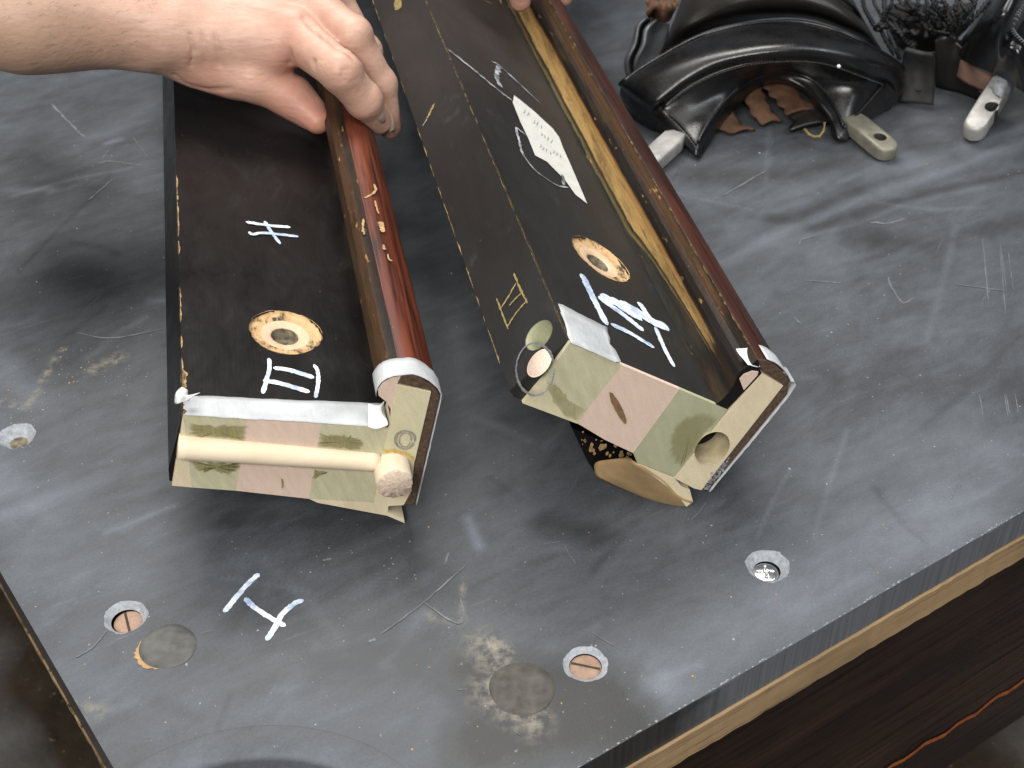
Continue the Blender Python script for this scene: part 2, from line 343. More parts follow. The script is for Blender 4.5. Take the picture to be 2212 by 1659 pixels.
for pts, wd, a in [([(0, 1040), (120, 1130), (330, 1140)], 150, .45), ([(60, 1230), (300, 1260)], 90, .35), ([(430, 1100), (880, 1160)], 150, -.35), ([(1050, 1600), (1180, 1560), (1340, 1560)], 110, -1.7),  # dark stroke before the left rail's end partly paints its shadow
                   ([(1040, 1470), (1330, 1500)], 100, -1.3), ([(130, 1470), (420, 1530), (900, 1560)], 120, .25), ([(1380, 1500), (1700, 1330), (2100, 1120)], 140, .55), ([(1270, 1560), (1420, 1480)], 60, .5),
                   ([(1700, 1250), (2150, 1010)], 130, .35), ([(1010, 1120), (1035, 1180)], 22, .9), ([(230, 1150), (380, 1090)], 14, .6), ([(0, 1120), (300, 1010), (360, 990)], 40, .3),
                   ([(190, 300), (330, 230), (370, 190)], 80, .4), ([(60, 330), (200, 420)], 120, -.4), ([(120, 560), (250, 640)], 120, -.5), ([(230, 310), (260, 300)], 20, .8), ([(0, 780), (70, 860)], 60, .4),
                   ([(900, 300), (950, 700)], 60, -.25), ([(980, 700), (1010, 950)], 50, .3), ([(560, 1330), (800, 1400), (1000, 1430)], 100, -.3), ([(1180, 1130), (1280, 1150)], 60, -.6), ([(1560, 1190), (1760, 1180)], 110, .2),  # dark strokes beside the rails paint in the shade there
                   ([(850, 1050), (990, 990)], 60, -.3), ([(40, 420), (180, 560), (150, 760)], 260, -.35), ([(40, 640), (330, 560)], 160, -.35), ([(1750, 850), (2200, 820)], 100, -.2), ([(1800, 1000), (2200, 930)], 120, .2), ([(1330, 130), (1340, 60), (1290, 10)], 110, .15)]:  # broad far-left darks: part smudge, part painted lamp falloff
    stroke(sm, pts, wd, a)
# wiped fan marks
for k in range(100):
    cx, cy = rng.uniform(60, 2150), rng.uniform(330, 1640); L = rng.uniform(60, 260); an = rng.normal(-.4, .6)
    stroke(sm, [(cx-L/2*math.cos(an), cy-L/2*math.sin(an)), (cx, cy+rng.uniform(-12, 12)), (cx+L/2*math.cos(an), cy+L/2*math.sin(an))], rng.uniform(4, 26), rng.uniform(-.35, .45))
for pts, wd in [([(1040, 1390), (1070, 1430), (1060, 1500), (1150, 1560)], 60), ([(1050, 1380), (1100, 1410)], 20), ([(0, 870), (60, 880), (110, 790), (135, 755)], 16), ([(200, 800), (260, 770)], 30), ([(920, 1330), (1000, 1340)], 18), ([(1000, 1250), (1000, 1330)], 10), ([(170, 1530), (210, 1540)], 30)]:
    stroke(du, pts, wd, .8)
# hole list: centre (D px), countersink radius (m)
def gp(x, y): return at(x, y)[:2]
HOLES = [(gp(1659, 1222), .0118), (gp(1265, 1434), .0113), (gp(271, 1332), .0112), (gp(36, 941), .0112)]
PLUGS = [(gp(363.7, 1396), .0146), (gp(1128, 1487), .0165)]
cells = np.ones((nu, nv), dtype=bool)
PC = xy(-.012, .0); PR = None
arc = at(620, 1629)[:2]; cvec = np.array(K)-arc; PCc = arc+cvec/np.linalg.norm(cvec)*.082; PR = .082
dist = np.hypot(PX-PCc[0], PY-PCc[1])
LIP = .016
cd = np.maximum.reduce([dist[:-1, :-1], dist[1:, :-1], dist[:-1, 1:], dist[1:, 1:]])
cmin = np.minimum.reduce([dist[:-1, :-1], dist[1:, :-1], dist[:-1, 1:], dist[1:, 1:]])
cells &= (cmin > PR+LIP-h*.5)
blocks = []
for (c, r) in HOLES:
    a, b = uvw(c); k = int(math.ceil(r/h))+2; i0 = int(round(a/h))-k; j0 = int(round(b/h))-k
    cells[max(i0, 0):i0+2*k, max(j0, 0):j0+2*k] = False; blocks.append((i0, j0, 2*k))
idx = np.arange((nu+1)*(nv+1)).reshape(nu+1, nv+1)
F = np.stack([idx[:-1, :-1][cells], idx[1:, :-1][cells], idx[1:, 1:][cells], idx[:-1, 1:][cells]], axis=1)
# snap ragged pocket boundary onto the circle
used = np.zeros(idx.size, dtype=bool); used[F.ravel()] = True
near = (dist < PR+LIP+h*1.6) & used.reshape(dist.shape)
full = np.zeros_like(near); cc = np.zeros((nu+2, nv+2), dtype=int); cc[1:-1, 1:-1] = cells
nb = cc[:-1, :-1]+cc[1:, :-1]+cc[:-1, 1:]+cc[1:, 1:]
sn = near & (nb < 4) & (uu > 1e-6) & (vv > 1e-6) | (near & (nb < 2))
sc_ = (PR+LIP)/dist
PXs = np.where(sn, PCc[0]+(PX-PCc[0])*sc_, PX); PYs = np.where(sn, PCc[1]+(PY-PCc[1])*sc_, PY)
V = np.stack([PXs.ravel(), PYs.ravel(), np.zeros(PX.size)], axis=1)
extraV, extraF, exS, exD = [], [], [], []
def addv(p): extraV.append(p); return len(V)+len(extraV)-1
for hk, ((c, r), (i0, j0, n)) in enumerate(zip(list(HOLES), blocks)):
    ring = [(i0+t, j0) for t in range(n)]+[(i0+n, j0+t) for t in range(n)]+[(i0+n-t, j0+n) for t in range(n)]+[(i0, j0+n-t) for t in range(n)]
    B = [xy(i*h, j*h) for i, j in ring]; inn = []
    for p in B:
        d = p-c; a = math.atan2(d[1], d[0]); rr = r*(1+.025*math.sin(3*a+c[0]*90)+.02*math.sin(7*a)+rng.normal(0, .014))
        inn.append(addv((c[0]+rr*math.cos(a), c[1]+rr*math.sin(a), 0)))
    valid = all(0 <= i <= nu and 0 <= j <= nv for i, j in ring)
    out = [int(idx[i, j]) if 0 <= i <= nu and 0 <= j <= nv else addv((*xy(i*h, j*h), 0)) for i, j in ring]
    for t in range(len(ring)):
        q = (t+1) % len(ring); extraF.append((out[t], out[q], inn[q], inn[t]))
    HOLES[hk] = (c, r, [extraV[i-len(V)] for i in inn])
# rounded lip of the corner pocket cut, swept down to the underside
A0 = math.atan2(*(xy(0, .4)-PCc)[::-1]); lipN = 180; prof = [(PR+LIP+h*.2, .0)]+[(PR+LIP*(1-math.sin(q)), -.0062*(1-math.cos(q))) for q in np.linspace(.08, math.pi/2, 12)]+[(PR-.0005, -ST+.008)]
ths = np.linspace(-.75, 3.2, lipN)
base = len(V)+len(extraV); row = []
lipV = []
for rr, z in prof:
    for th in ths:
        p = PCc+rr*np.array([math.cos(th), math.sin(th)]); a, b = uvw(p); a = max(a, 0); b = max(b, 0); q = xy(a, b); lipV.append((q[0], q[1], z-.0001))
lipF = gridfaces(len(prof), lipN)
lg = []
for rr, z in ((PR+.004, -ST+.006), (PR-.012, -ST+.005), (PR-.03, -ST+.002), (PR-.032, -ST-.03)):
    for th in ths: p = PCc+rr*np.array([math.cos(th), math.sin(th)]); a, b = uvw(p); q = xy(max(a, .003), max(b, .003)); lg.append((q[0], q[1], z))
mesh('pocket_ledge', lg, [f[::-1] for f in gridfaces(4, lipN)], None, table, True)
V2 = np.vstack([V, np.array(extraV)]); F2 = np.vstack([F, np.array(extraF)])
keep = np.zeros(len(V2), dtype=bool); keep[F2.ravel()] = True; rem = np.cumsum(keep)-1
S2 = np.concatenate([sm.ravel(), np.zeros(len(extraV))]); D2 = np.concatenate([du.ravel(), np.zeros(len(extraV))])
# colour of the added hole rims follows the nearest grid value
for q, p in enumerate(extraV):
    a, b = uvw(p); i = min(max(int(a/h), 0), nu); j = min(max(int(b/h), 0), nv); S2[len(V)+q] = sm[i, j]; D2[len(V)+q] = du[i, j]
nb0 = keep.sum()
V3 = np.vstack([V2[keep], np.array(lipV)]); F3 = np.vstack([rem[F2], np.array(lipF)[:, ::-1]+nb0])
# side faces
def side(u0, v0, u1, v1, n=60):
    vs, fs = [], []
    for k in range(n+1):
        p = xy(u0+(u1-u0)*k/n, v0+(v1-v0)*k/n); j = rng.normal(0, .00022)
        for z in (0, -.0012, -ST): vs.append((p[0], p[1]-(0 if z else .0)+j*(z > -.002)*(z < 0), z))
    for k in range(n):
        for t in range(2): fs.append((k*3+t, k*3+t+1, k*3+4+t, k*3+3+t))
    return vs, fs
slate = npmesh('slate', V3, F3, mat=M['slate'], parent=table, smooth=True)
at_ = slate.data.attributes.new('smudge_shade_sheen', 'FLOAT_VECTOR', 'POINT')
SS = np.zeros((len(V3), 3), dtype=np.float32); SS[:nb0, 0] = S2[keep]; SS[:nb0, 1] = np.clip(D2[keep], 0, 1); SS[nb0:, 0] = np.repeat(np.clip((np.arange(len(prof))-1)/7, 0, 1)*.45, lipN)  # pocket lip paled towards the cut: lamp reflection painted into its colour
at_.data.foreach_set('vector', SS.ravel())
umin = .012
next(o for o in table.children if o.name == 'pocket_ledge').data.materials.append(M['chip_mid'])
v_, f_ = join_data([side(.06, 0, nu*h, 0), side(0, nv*h, 0, .06)])
mesh('slate_edge', v_, f_, M['sawn'], table)
def slab(name, offs, z0, z1, mat, parent, thick=.05, jit=0, n=220, off2=None, z2=None):
    """strip of timber under the slate along both visible edges; offs = how far it stands out from the slate edge"""
    items = []
    for a in (0, 1):
        vs, fs = [], []; L = nu*h if a == 0 else nv*h
        for k in range(n+1):
            z1 = z2 if (a and z2) else z1; o_ = off2 if (a and off2 is not None) else offs; s = -(offs if a else (off2 if off2 is not None else offs))*1.0; s = s+(L-s)*k/n; j = rng.normal(0, jit); j2 = rng.normal(0, jit)
            for dd, z in ((-o_+j2*.5, z0+j), (-o_+j2*.5, z1+j2), (thick, z1), (thick, z0)):
                p = xy(s, dd) if a == 0 else xy(dd, s); vs.append((p[0], p[1], z))
        for k in range(n):
            for t in range(4):
                q = (t+1) % 4; g = (k*4+t, k*4+q, k*4+4+q, k*4+4+t); fs.append(g if a else g[::-1])
        fs += [(0, 1, 2, 3), tuple(n*4+t for t in (3, 2, 1, 0))]
        items.append((vs, fs))
    v, f = items[0]
    o = mesh(name, v, f, mat, parent); v, f = items[1]; o2 = mesh(name, v, f, mat, parent)
    return o, o2
# edging boards: the timber liner and the rosewood side
lin = slab('edge_board', .0015, -ST-.0008, -ST-.021, M['liner'], table, jit=.00022, off2=.0006, z2=-ST-.0045)
zb = hit(2130, 1600, np.array([*xy(.2, .008), 0]), np.array([U[1], -U[0], 0.0]))[2]
apr = slab('side_panel', -.008, -ST-.0215, zb, M['rosewood'], table, thick=.045, off2=-.035)
# wavy inlay line on the long side panel
px0, px1 = (1923, 1659), (2212, 1468)
nrm = np.array([-W[0], -W[1], 0.0]); nrm = np.array([U[1], -U[0], 0.0])
Pp = np.array([*xy(.2, .008), 0])-0; Pp2 = Pp+nrm*.0008
qa, qb = hit(*px0, Pp, nrm), hit(*px1, Pp, nrm)
dirv = (qb-qa); dirv = np.array([U[0], U[1], 0]); zline = (qa[2]+qb[2])/2
pts = []
for k in range(160):
    s = -.5+1.6*k/160; p = xy(0.5+s, .008)+nrm[:2]*.0006; wv = .0022*math.sin(k*1.9)+.0012*math.sin(k*.7+1); pts.append((p[0], p[1], zline+wv))
vs = []; fs = []
for k, p in enumerate(pts): vs += [(p[0], p[1], p[2]+.0021), (p[0], p[1], p[2]-.0021)]
for k in range(len(pts)-1): fs.append((2*k, 2*k+1, 2*k+3, 2*k+2))
mesh('inlay_line', vs, fs, M['inlay'], apr[0])
# screws, plugs
def disc(name, c, z, r, mat, parent, fn=None, nr=6, na=48, jit=0):
    vs = [(c[0], c[1], z+(fn(0, 0) if fn else 0))]; fs = []
    for i in range(1, nr+1):
        for a in range(na):
            th = 2*math.pi*a/na; rr = r*i/nr*(1+(jit*(math.sin(3*th+c[0]*50)+.6*math.sin(5*th)+rng.normal(0, .3)) if i == nr else 0))
            vs.append((c[0]+rr*math.cos(th), c[1]+rr*math.sin(th), z+(fn(i/nr, th) if fn else 0)))
    for a in range(na): fs.append((0, 1+a, 1+(a+1) % na))
    for i in range(nr-1):
        for a in range(na):
            b = (a+1) % na; fs.append((1+i*na+a, 1+(i+1)*na+a, 1+(i+1)*na+b, 1+i*na+b))
    return mesh(name, vs, fs, mat, parent, True)
def cone(name, ring, c, r2, z2, mat, parent):
    n = len(ring); vs = []
    for t in (0, .3, .65, 1):
        for p in ring:
            d = np.array(p[:2])-c; a = math.atan2(d[1], d[0]); r1 = np.linalg.norm(d); rr = r1+(r2-r1)*t
            vs.append((c[0]+rr*math.cos(a), c[1]+rr*math.sin(a), z2*t+(rng.normal(0, .0002) if 0 < t < 1 else 0)))
    return mesh(name, vs, gridfaces(4, n, True), mat, parent, True)
for k, (c, r, ring) in enumerate(HOLES[:4]):
    cs = cone('countersink', ring, c, (.0072, .0082, .0079, .0052)[k], (-.0042, -.0022, -.0036, -.006)[k], M['chip_grey'], slate)
def pozi(r, th):
    ar = abs(math.cos(2*th)); star = (r < .62) and (abs(math.sin(2*th)) < .30+.35*(.62-r) or r < .2)
    return .0012*(1-r*r)-(.0013*(1-.7*r) if star else 0)-(.001 if r > .97 else 0)
c = HOLES[0][0]; cs = gp(1655, 1231)
disc('screw', cs, -.0020, .0070, M['steel'], slate, pozi, 14, 64)['label'] = 'shiny zinc cross-head screw sunk in the slate'
def slotted(cx, cy, r, z, p0, p1):
    c = at(cx, cy, z)[:2]; o = disc('screw', c, z, r, M['old_screw'], slate, lambda q, t: .0004*(1-q**4)-(.0008 if q > .98 else 0), 8, 48)
    o['label'] = 'coppery slotted screw head sunk in the slate'
    a, b = at(*p0, z+.0006), at(*p1, z+.0006); d = (b-a)/np.linalg.norm(b-a); nn = np.array([-d[1], d[0], 0])*.00065
    mesh('slot', [a-nn, b-nn, b+nn, a+nn], [(0, 1, 2, 3)], M['slot'], slate)
slotted(1265, 1440, .0080, -.0019, (1234, 1432), (1297, 1445))
slotted(278.6, 1343, .0078, -.0034, (270, 1323), (280, 1364))
c = at(38, 955, -.0055)[:2]; disc('screw_hole', c, -.0059, .0062, M['dirty_hole'], slate, None, 3, 32)
for k in (4, 5):
    c, r = PLUGS[k-4]
    disc('filler_plug', c, .0007, r*.985, M['filler'] if k == 4 else M['filler_dark'], slate, lambda q, t: -.0006*(q > .97)+.0002*math.sin(9*q+2*t), 10, 64, .012)
    if k == 4:
        vs, fs = [], []
        for q, th in enumerate(np.linspace(2.9, 4.6, 24)):
            w_ = .0022*math.sin((q+.3)/24*math.pi)*(1+.3*rng.normal()); vs += [(c[0]+(r*1.0)*math.cos(th), c[1]+r*math.sin(th), .0003), (c[0]+(r+w_)*math.cos(th), c[1]+(r+w_)*math.sin(th), .0003)]
        for q in range(23): fs.append((2*q, 2*q+2, 2*q+3, 2*q+1))
        mesh('plug_rim', vs, fs, M['rust_rim'], slate)
# ribbons laid on surfaces
LIFT = [0]
def ribbon_data(P, nrm, wd, jit=.1, lift=.0003, taper=True):
    LIFT[0] = (LIFT[0]+1) % 12; lift = lift+LIFT[0]*.00003
    P = crom(np.asarray(P, dtype=float), max(8, 6*len(P))); n = np.asarray(nrm, dtype=float); n = n/np.linalg.norm(n)
    T = np.gradient(P, axis=0); T /= np.linalg.norm(T, axis=1)[:, None]+1e-12; B = np.cross(T, n); m = len(P)
    t = np.linspace(0, 1, m); prof = np.clip(np.minimum(t, 1-t)*14+.35, 0, 1) if taper else np.ones(m)
    w1 = wd/2*prof*(1+rng.normal(0, jit, m)); w2 = wd/2*prof*(1+rng.normal(0, jit, m))
    vs = np.empty((2*m, 3)); vs[0::2] = P+B*w1[:, None]+n*lift; vs[1::2] = P-B*w2[:, None]+n*lift
    return vs, [(2*k, 2*k+1, 2*k+3, 2*k+2) for k in range(m-1)]
def ribbon(name, P, nrm, wd, mat, parent, **k):
    v, f = ribbon_data(P, nrm, wd, **k); return mesh(name, v, f, mat, parent)
def c7(x, y): return at(x/2.021, 1094.5+y/2.021)
Z = (0, 0, 1)
for P, wd in [([(978, 462), (1058, 365), (1118, 305), (1134, 298)], .0031), ([(1070, 400), (1110, 440), (1170, 480), (1246, 524)], .0028), ([(1326, 410), (1285, 425), (1230, 475), (1200, 530), (1163, 586)], .0032)]:
    ribbon('paint_stroke', [c7(*p) for p in P], Z, wd, M['white'], slate)
# faint chalk lines and scratches on the slate, joined: nobody could count them
it = []
def sl(P, wd=.0008): it.append(ribbon_data([at(*p) for p in P], Z, wd, .35, .00015))
sl([e4(1330, 520), e4(1350, 512), e4(1420, 520), e4(1530, 492)], .0016); sl([e4(1430, 830), e4(1440, 870), e4(1505, 970), e4(1530, 975), e4(1575, 950)], .0012); sl([e4(885, 1060), e4(930, 1100)], .001)
sl([e4(920, 640), e4(930, 615), e4(1010, 590)], .0008); sl([e4(950, 850), e4(1050, 855), e4(1160, 865)], .001); sl([e4(480, 360), e4(730, 215)], .0012); sl([e4(1810, 870), e4(2110, 910)], .0007)
for k in range(6): x = 1970+rng.uniform(0, 200); sl([e4(x, 680+rng.uniform(-90, 60)), e4(x+30, 930+rng.uniform(-40, 120))], .0005)
for k in range(4): x = 1930+rng.uniform(0, 270); sl([e4(x, 1500), e4(x+20, 1650+rng.uniform(-60, 0))], .0005)
def c7p(x, y): return (x/2.021, 1094.5+y/2.021)
sl([c7p(1660, 560), c7p(1850, 420), c7p(2040, 250)], .0008); sl([c7p(330, 660), c7p(400, 620), c7p(470, 540)], .0010); sl([c7p(2010, 400), c7p(2025, 480), c7p(1990, 510), c7p(1850, 420)], .0009); sl([c7p(1940, 250), c7p(1960, 200)], .001)
sl([c7p(1410, 235), c7p(1450, 228)], .0012); sl([c7p(1610, 590), c7p(1640, 580)], .0015)
def c6b(x, y): return (x*.4346, 144+y*.4346)          # crop 0,250,900,1500
sl([c6b(255, 185), c6b(340, 275), c6b(425, 355)], .0016); sl([c6b(480, 485), c6b(540, 470), c6b(620, 480), c6b(700, 490)], .0010); sl([c6b(510, 455), c6b(545, 410)], .0008); sl([c6b(380, 1325), c6b(560, 1350), c6b(830, 1300)], .0008)
sl([c6b(440, 665), c6b(560, 560)], .0009); sl([c6b(660, 350), c6b(735, 450)], .0006)
def c3p(x, y): return (x/5.486*1.0*.99+0*y, 806.5+y/5.486)
for k in range(22):
    x, y = rng.uniform(40, 2180), rng.uniform(200, 1640); a = rng.normal(-.5, .8); L = rng.uniform(10, 70); sl([(x, y), (x+L*.5*math.cos(a)+rng.normal(0, 2), y+L*.5*math.sin(a)), (x+L*math.cos(a), y+L*math.sin(a))], rng.uniform(.00025, .0005))
it = [q for q in it if min(uvw(p)[0] for p in q[0]) > .004 and min(uvw(p)[1] for p in q[0]) > .004 and min(np.hypot(p[0]-PCc[0], p[1]-PCc[1]) for p in q[0]) > PR+LIP]
v, f = join_data(it); o = mesh('scratch_marks', v, f, M['thin_chalk'], table); o['kind'] = 'stuff'
def specks(name, pts, mat, parent, rmin, rmax):
    items = []
    for (x, y) in pts:
        p = at(x, y); a, b = uvw(p)
        if a < .003 or b < .003 or np.hypot(p[0]-PCc[0], p[1]-PCc[1]) < PR+LIP or any(np.hypot(*(p[:2]-q[0])) < q[1] for q in HOLES): continue
        r = rng.uniform(rmin, rmax)*(1 if rng.random() > .08 else 1.8); n = 6; a0 = rng.uniform(0, 6); st = rng.uniform(.6, 1.5)
        vs = [(p[0], p[1], r*.7)]+[(p[0]+r*rng.uniform(.6, 1.2)*math.cos(a0+6.283*k/n), p[1]+st*r*rng.uniform(.6, 1.2)*math.sin(a0+6.283*k/n), .0001) for k in range(n)]
        items.append((vs, [(0, 1+k, 1+(k+1) % n) for k in range(n)]))
    v, f = join_data(items); o = mesh(name, v, f, mat, parent); o['kind'] = 'stuff'; return o
pts = [(rng.uniform(0, 2212), rng.uniform(180, 1655)) for _ in range(420)]+[(rng.normal(60, 60), rng.normal(860, 30)) for _ in range(50)]+[(rng.normal(210, 45), rng.normal(800, 26)) for _ in range(55)]
specks('dust_specks', pts, M['tan_chip'], table, .00018, .00045)
specks('slate_crumbs', [(rng.uniform(0, 2212), rng.uniform(180, 1655)) for _ in range(300)]+[(p[0]+rng.normal(0, 18), p[1]+rng.normal(0, 14)) for p in [(1660, 1222), (1265, 1434), (270, 1325), (40, 945)] for _ in range(30)], M['chip_grey'], table, .00018, .00055)
# crumbled light line along the sawn long edge
it = []
for k in range(300):
    u_ = .1+.75*rng.random(); r = rng.uniform(.0002, .0007); p = xy(u_, .0002+abs(rng.normal(0, .0005))); it.append(([(p[0]-r*U[0]*1.6, p[1]-r*U[1]*1.6, .0002), (p[0]+r*W[0]*.7, p[1]+r*W[1]*.7, .0003), (p[0]+r*U[0]*1.6, p[1]+r*U[1]*1.6, .0002), (p[0]-r*W[0]*.35, p[1]-r*W[1]*.35, -.0003)], [(0, 3, 2, 1)]))
v, f = join_data(it); o = mesh('crumbled_edge', v, f, M['chip_grey'], table); o['kind'] = 'stuff'
# worn pale patch on the short edge + chips on the timber
# ------------------------------------------------------------------ rails
class Rail:
    def __init__(s, name, label, V, low, flat):
        a = ray(*V); a[2] = 0; a /= np.linalg.norm(a); s.a = a; s.e = np.array([a[1], -a[0], 0]); s.O = at(*low, .0012)
        s.root = thing(name, label, 'table rail', tuple(s.O), math.atan2(-a[0], a[1]), 'detached billiard rails lying on the slate')
        s.p0, s.p1 = s.sec(*flat[0]), s.sec(*flat[1])
    def loc(s, P): d = np.asarray(P)-s.O; return np.array([d@s.e, d@s.a, d[2]])
    def sec(s, x, y, a=0.0):
        L = s.loc(hit(x, y, s.O+s.a*a, s.a)); return (L[0], L[2])
    def secs(s, pts, a=0.0): return [s.sec(*p, a) for p in pts]
    def plane(s, p, q):
        d = np.array([q[0]-p[0], 0, q[1]-p[1]]); n = np.array([-d[2], 0, d[0]]); n /= np.linalg.norm(n)
        if n[2] < 0: n = -n
        return np.array([p[0], 0, p[1]]), n
    def on(s, x, y, p=None, q=None):
        P, n = s.plane(p or s.p0, q or s.p1); wn = n[0]*s.e+n[2]*np.array([0, 0, 1]); wp = s.O+P[0]*s.e+P[2]*np.array([0, 0, 1])
        return s.loc(hit(x, y, wp, wn))
    def normal(s, p=None, q=None): return s.plane(p or s.p0, q or s.p1)[1]
    def prism(s, name, poly, a0, a1, mat, cap=None, n=1, bevel=0, parent=None, wob=0, edge_mats=None):
        poly = [tuple(p) for p in poly]; m = len(poly); cum = [0]
        for i in range(m-1): cum.append(cum[-1]+math.hypot(poly[i+1][0]-poly[i][0], poly[i+1][1]-poly[i][1]))
        ar = sum(poly[i][0]*poly[(i+1) % m][1]-poly[(i+1) % m][0]*poly[i][1] for i in range(m))
        if ar > 0: poly = poly[::-1]; cum = cum[::-1]
        vs = []; ys = np.linspace(a0, a1, n+1)
        uv = []
        for y in ys:
            for i, p in enumerate(poly):
                k = wob*(y > a0+.001); vs.append((p[0]+rng.normal(0, 1)*k, y, p[1]+rng.normal(0, 1)*k)); uv.append((cum[i], y))
        fs, fm = [], []
        for i in range(n):
            for j in range(m):
                q = (j+1) % m; fs.append((i*m+j, (i+1)*m+j, (i+1)*m+q, i*m+q)); fm.append(0)
        fs.append(tuple(range(m))); fm.append(1); fs.append(tuple(n*m+j for j in range(m))[::-1]); fm.append(1)
        o = mesh(name, vs, fs, None, parent or s.root, False, uv, [mat, cap or mat], fm)
        if bevel: o.data.polygons.foreach_set('use_smooth', np.ones(len(o.data.polygons), dtype=bool)); o.data.set_sharp_from_angle(angle=.6)
        if bevel:
            b = o.modifiers.new('bevel', 'BEVEL'); b.width = bevel; b.segments = 2; b.limit_method = 'ANGLE'; b.angle_limit = .5; b.harden_normals = False
        return o
    def mark(s, P, wd, mat, name='paint_stroke', pl=None, **k):
        pl = pl or (s.p0, s.p1); pts = [s.on(*p, *pl) for p in P]
        return ribbon(name, pts, s.normal(*pl), wd, mat, s.root, **k)
    def patch(s, name, P, mat, a=-.0003, jit=.0004, n=4, parent=None):
        """soft-edged stain film on the sawn end: opaque in the middle, thinning out to its rim"""
        q = np.array([s.sec(*p, a) for p in P]); out = []
        for i in range(len(q)):
            b = q[(i+1) % len(q)]
            for t in range(n): out.append(q[i]+(b-q[i])*t/n+rng.normal(0, jit, 2))
        out = np.array(out); ar = sum(out[i][0]*out[i-1][1]-out[i-1][0]*out[i][1] for i in range(len(out)))
        if ar < 0: out = out[::-1]
        m = len(out); c = out.mean(0)
        if name in ('knot_mark', 'glue_line'): vs = [(p[0], a, p[1]) for p in out]; al = [1.0]*m; fs = [tuple(range(m))]
        else:
            vs, al, fs = [], [], []
            for k_, av in ((1.06, 0.0), (.84, .9), (.45, 1.0)):
                for p in out: q_ = c+(p-c)*k_; vs.append((q_[0], a, q_[1])); al.append(av)
            for t in range(2): fs += [(t*m+k, t*m+(k+1) % m, (t+1)*m+(k+1) % m, (t+1)*m+k) for k in range(m)]
            vs.append((c[0], a, c[1])); al.append(1.0); fs += [(2*m+k, 2*m+(k+1) % m, 3*m) for k in range(m)]
        o = mesh(name, vs, fs, mat, parent or s.root); A = o.data.attributes.new('cover', 'FLOAT', 'POINT'); A.data.foreach_set('value', np.array(al, dtype=np.float32)); return o
    def washer(s, cx, cy, r, r2, mat, hole):
        """counterbore cut in the flat: real hole with a raw wood ring sunk in it"""
        c = s.on(cx, cy); n = s.normal(); e = np.array([n[2], 0, -n[0]]); y = np.array([0, 1, 0]); vs, fs = [], []; na = 56
        prof = [(r*1.0, .00030), (r*.965, -.0012), (r*.82, -.0018), (r*.66, -.0019), (r2*1.15, -.0024), (r2, -.0030), (r2*.95, -.008), (r2*.5, -.0085), (0.0001, -.0085)]
        for q, (rr, z) in enumerate(prof):
            for k in range(na):
                th = 2*math.pi*k/na; j = 1+(.02*math.sin(3*th+1)+.012*rng.normal())*(q < 2); zz = z+(rng.normal(0, .00012) if q else 0)
                P = c+e*rr*j*math.cos(th)+y*rr*j*math.sin(th)+n*zz; vs.append(P)
        fs = [tuple(reversed(f)) for f in gridfaces(len(prof), na, True)]
        fm = [1 if i//na >= 5 else (2 if i//na < 3 else 0) for i in range(len(fs))]
        o = mesh('bolt_hole', vs, fs, None, s.root, True, None, [mat, hole, M['raw2']], fm)
        return c, n, e
    def bore(s, body, c, n, r, depth=.02):
        e = np.array([n[2], 0, -n[0]]); y = np.array([0, 1, 0]); vs = []; na = 56
        for d in (.01, -depth):
            for k in range(na):
                th = 2*math.pi*k/na; vs.append(c+e*r*math.cos(th)+y*r*math.sin(th)+n*d)
        fs = [(k, (k+1) % na, na+(k+1) % na, na+k) for k in range(na)]+[tuple(range(na))[::-1], tuple(na+k for k in range(na))]
        cut = mesh('cutter', vs, fs, None, None); cut.location = body.parent.location; cut.rotation_euler = body.parent.rotation_euler
        cut.data.update(); bm = bmesh.new(); bm.from_mesh(cut.data); bmesh.ops.recalc_face_normals(bm, faces=bm.faces); bm.to_mesh(cut.data); bm.free()
        md = body.modifiers.new('bore', 'BOOLEAN'); md.object = cut; md.solver = 'EXACT'; md.operation = 'DIFFERENCE'
        return cut
    def apply(s, body, cuts):
        bpy.context.view_layer.update(); dg = bpy.context.evaluated_depsgraph_get(); me = bpy.data.meshes.new_from_object(body.evaluated_get(dg))
        body.modifiers.clear(); body.data = me
        for c in cuts: bpy.data.objects.remove(c)
    def chips(s, p, q, a0, a1, n, wmax, mat, name='chipped_edge', lens=(.003, .02)):
        """bare wood showing along the arris at section point p, on the faces towards q[0] and q[1]"""
        items = []
        for k in range(n):
            y0 = a0+(a1-a0)*rng.random()**1.3; L = rng.uniform(*lens); m = 7
            for qq in q:
                d = np.array([qq[0]-p[0], qq[1]-p[1]]); d /= np.linalg.norm(d); nn = np.array([-d[1], d[0]]); cen = np.array([sum(t[0] for t in q)/2-p[0], sum(t[1] for t in q)/2-p[1]])
                if nn@cen > 0: nn = -nn
                wk = wmax*rng.uniform(.25, 1); vs = []
                for t in range(m):
                    wv = wk*math.sin(math.pi*(t+.15)/(m-.7))*rng.uniform(.5, 1.2); b = np.array(p)+nn*.00035
                    e = b+d*max(wv, .00005); vs += [(b[0], y0+L*t/(m-1), b[1]), (e[0], y0+L*t/(m-1)+rng.normal(0, .0004), e[1])]
                items.append((vs, [(2*t, 2*t+1, 2*t+3, 2*t+2) for t in range(m-1)]))
        v, f = join_data(items); o = mesh(name, v, f, mat, s.root); o['kind'] = 'stuff'; return o
def c3(x, y): return (345.6+x/3.2, 748.8+y/3.2)
def c2(x, y): return (345.6+x/3.2, 345.6+y/3.2)
def c4(x, y): return (748.8+x/3.2, y/3.2)
def c5(x, y): return (979.3+x/2.743, 518.4+y/2.743)
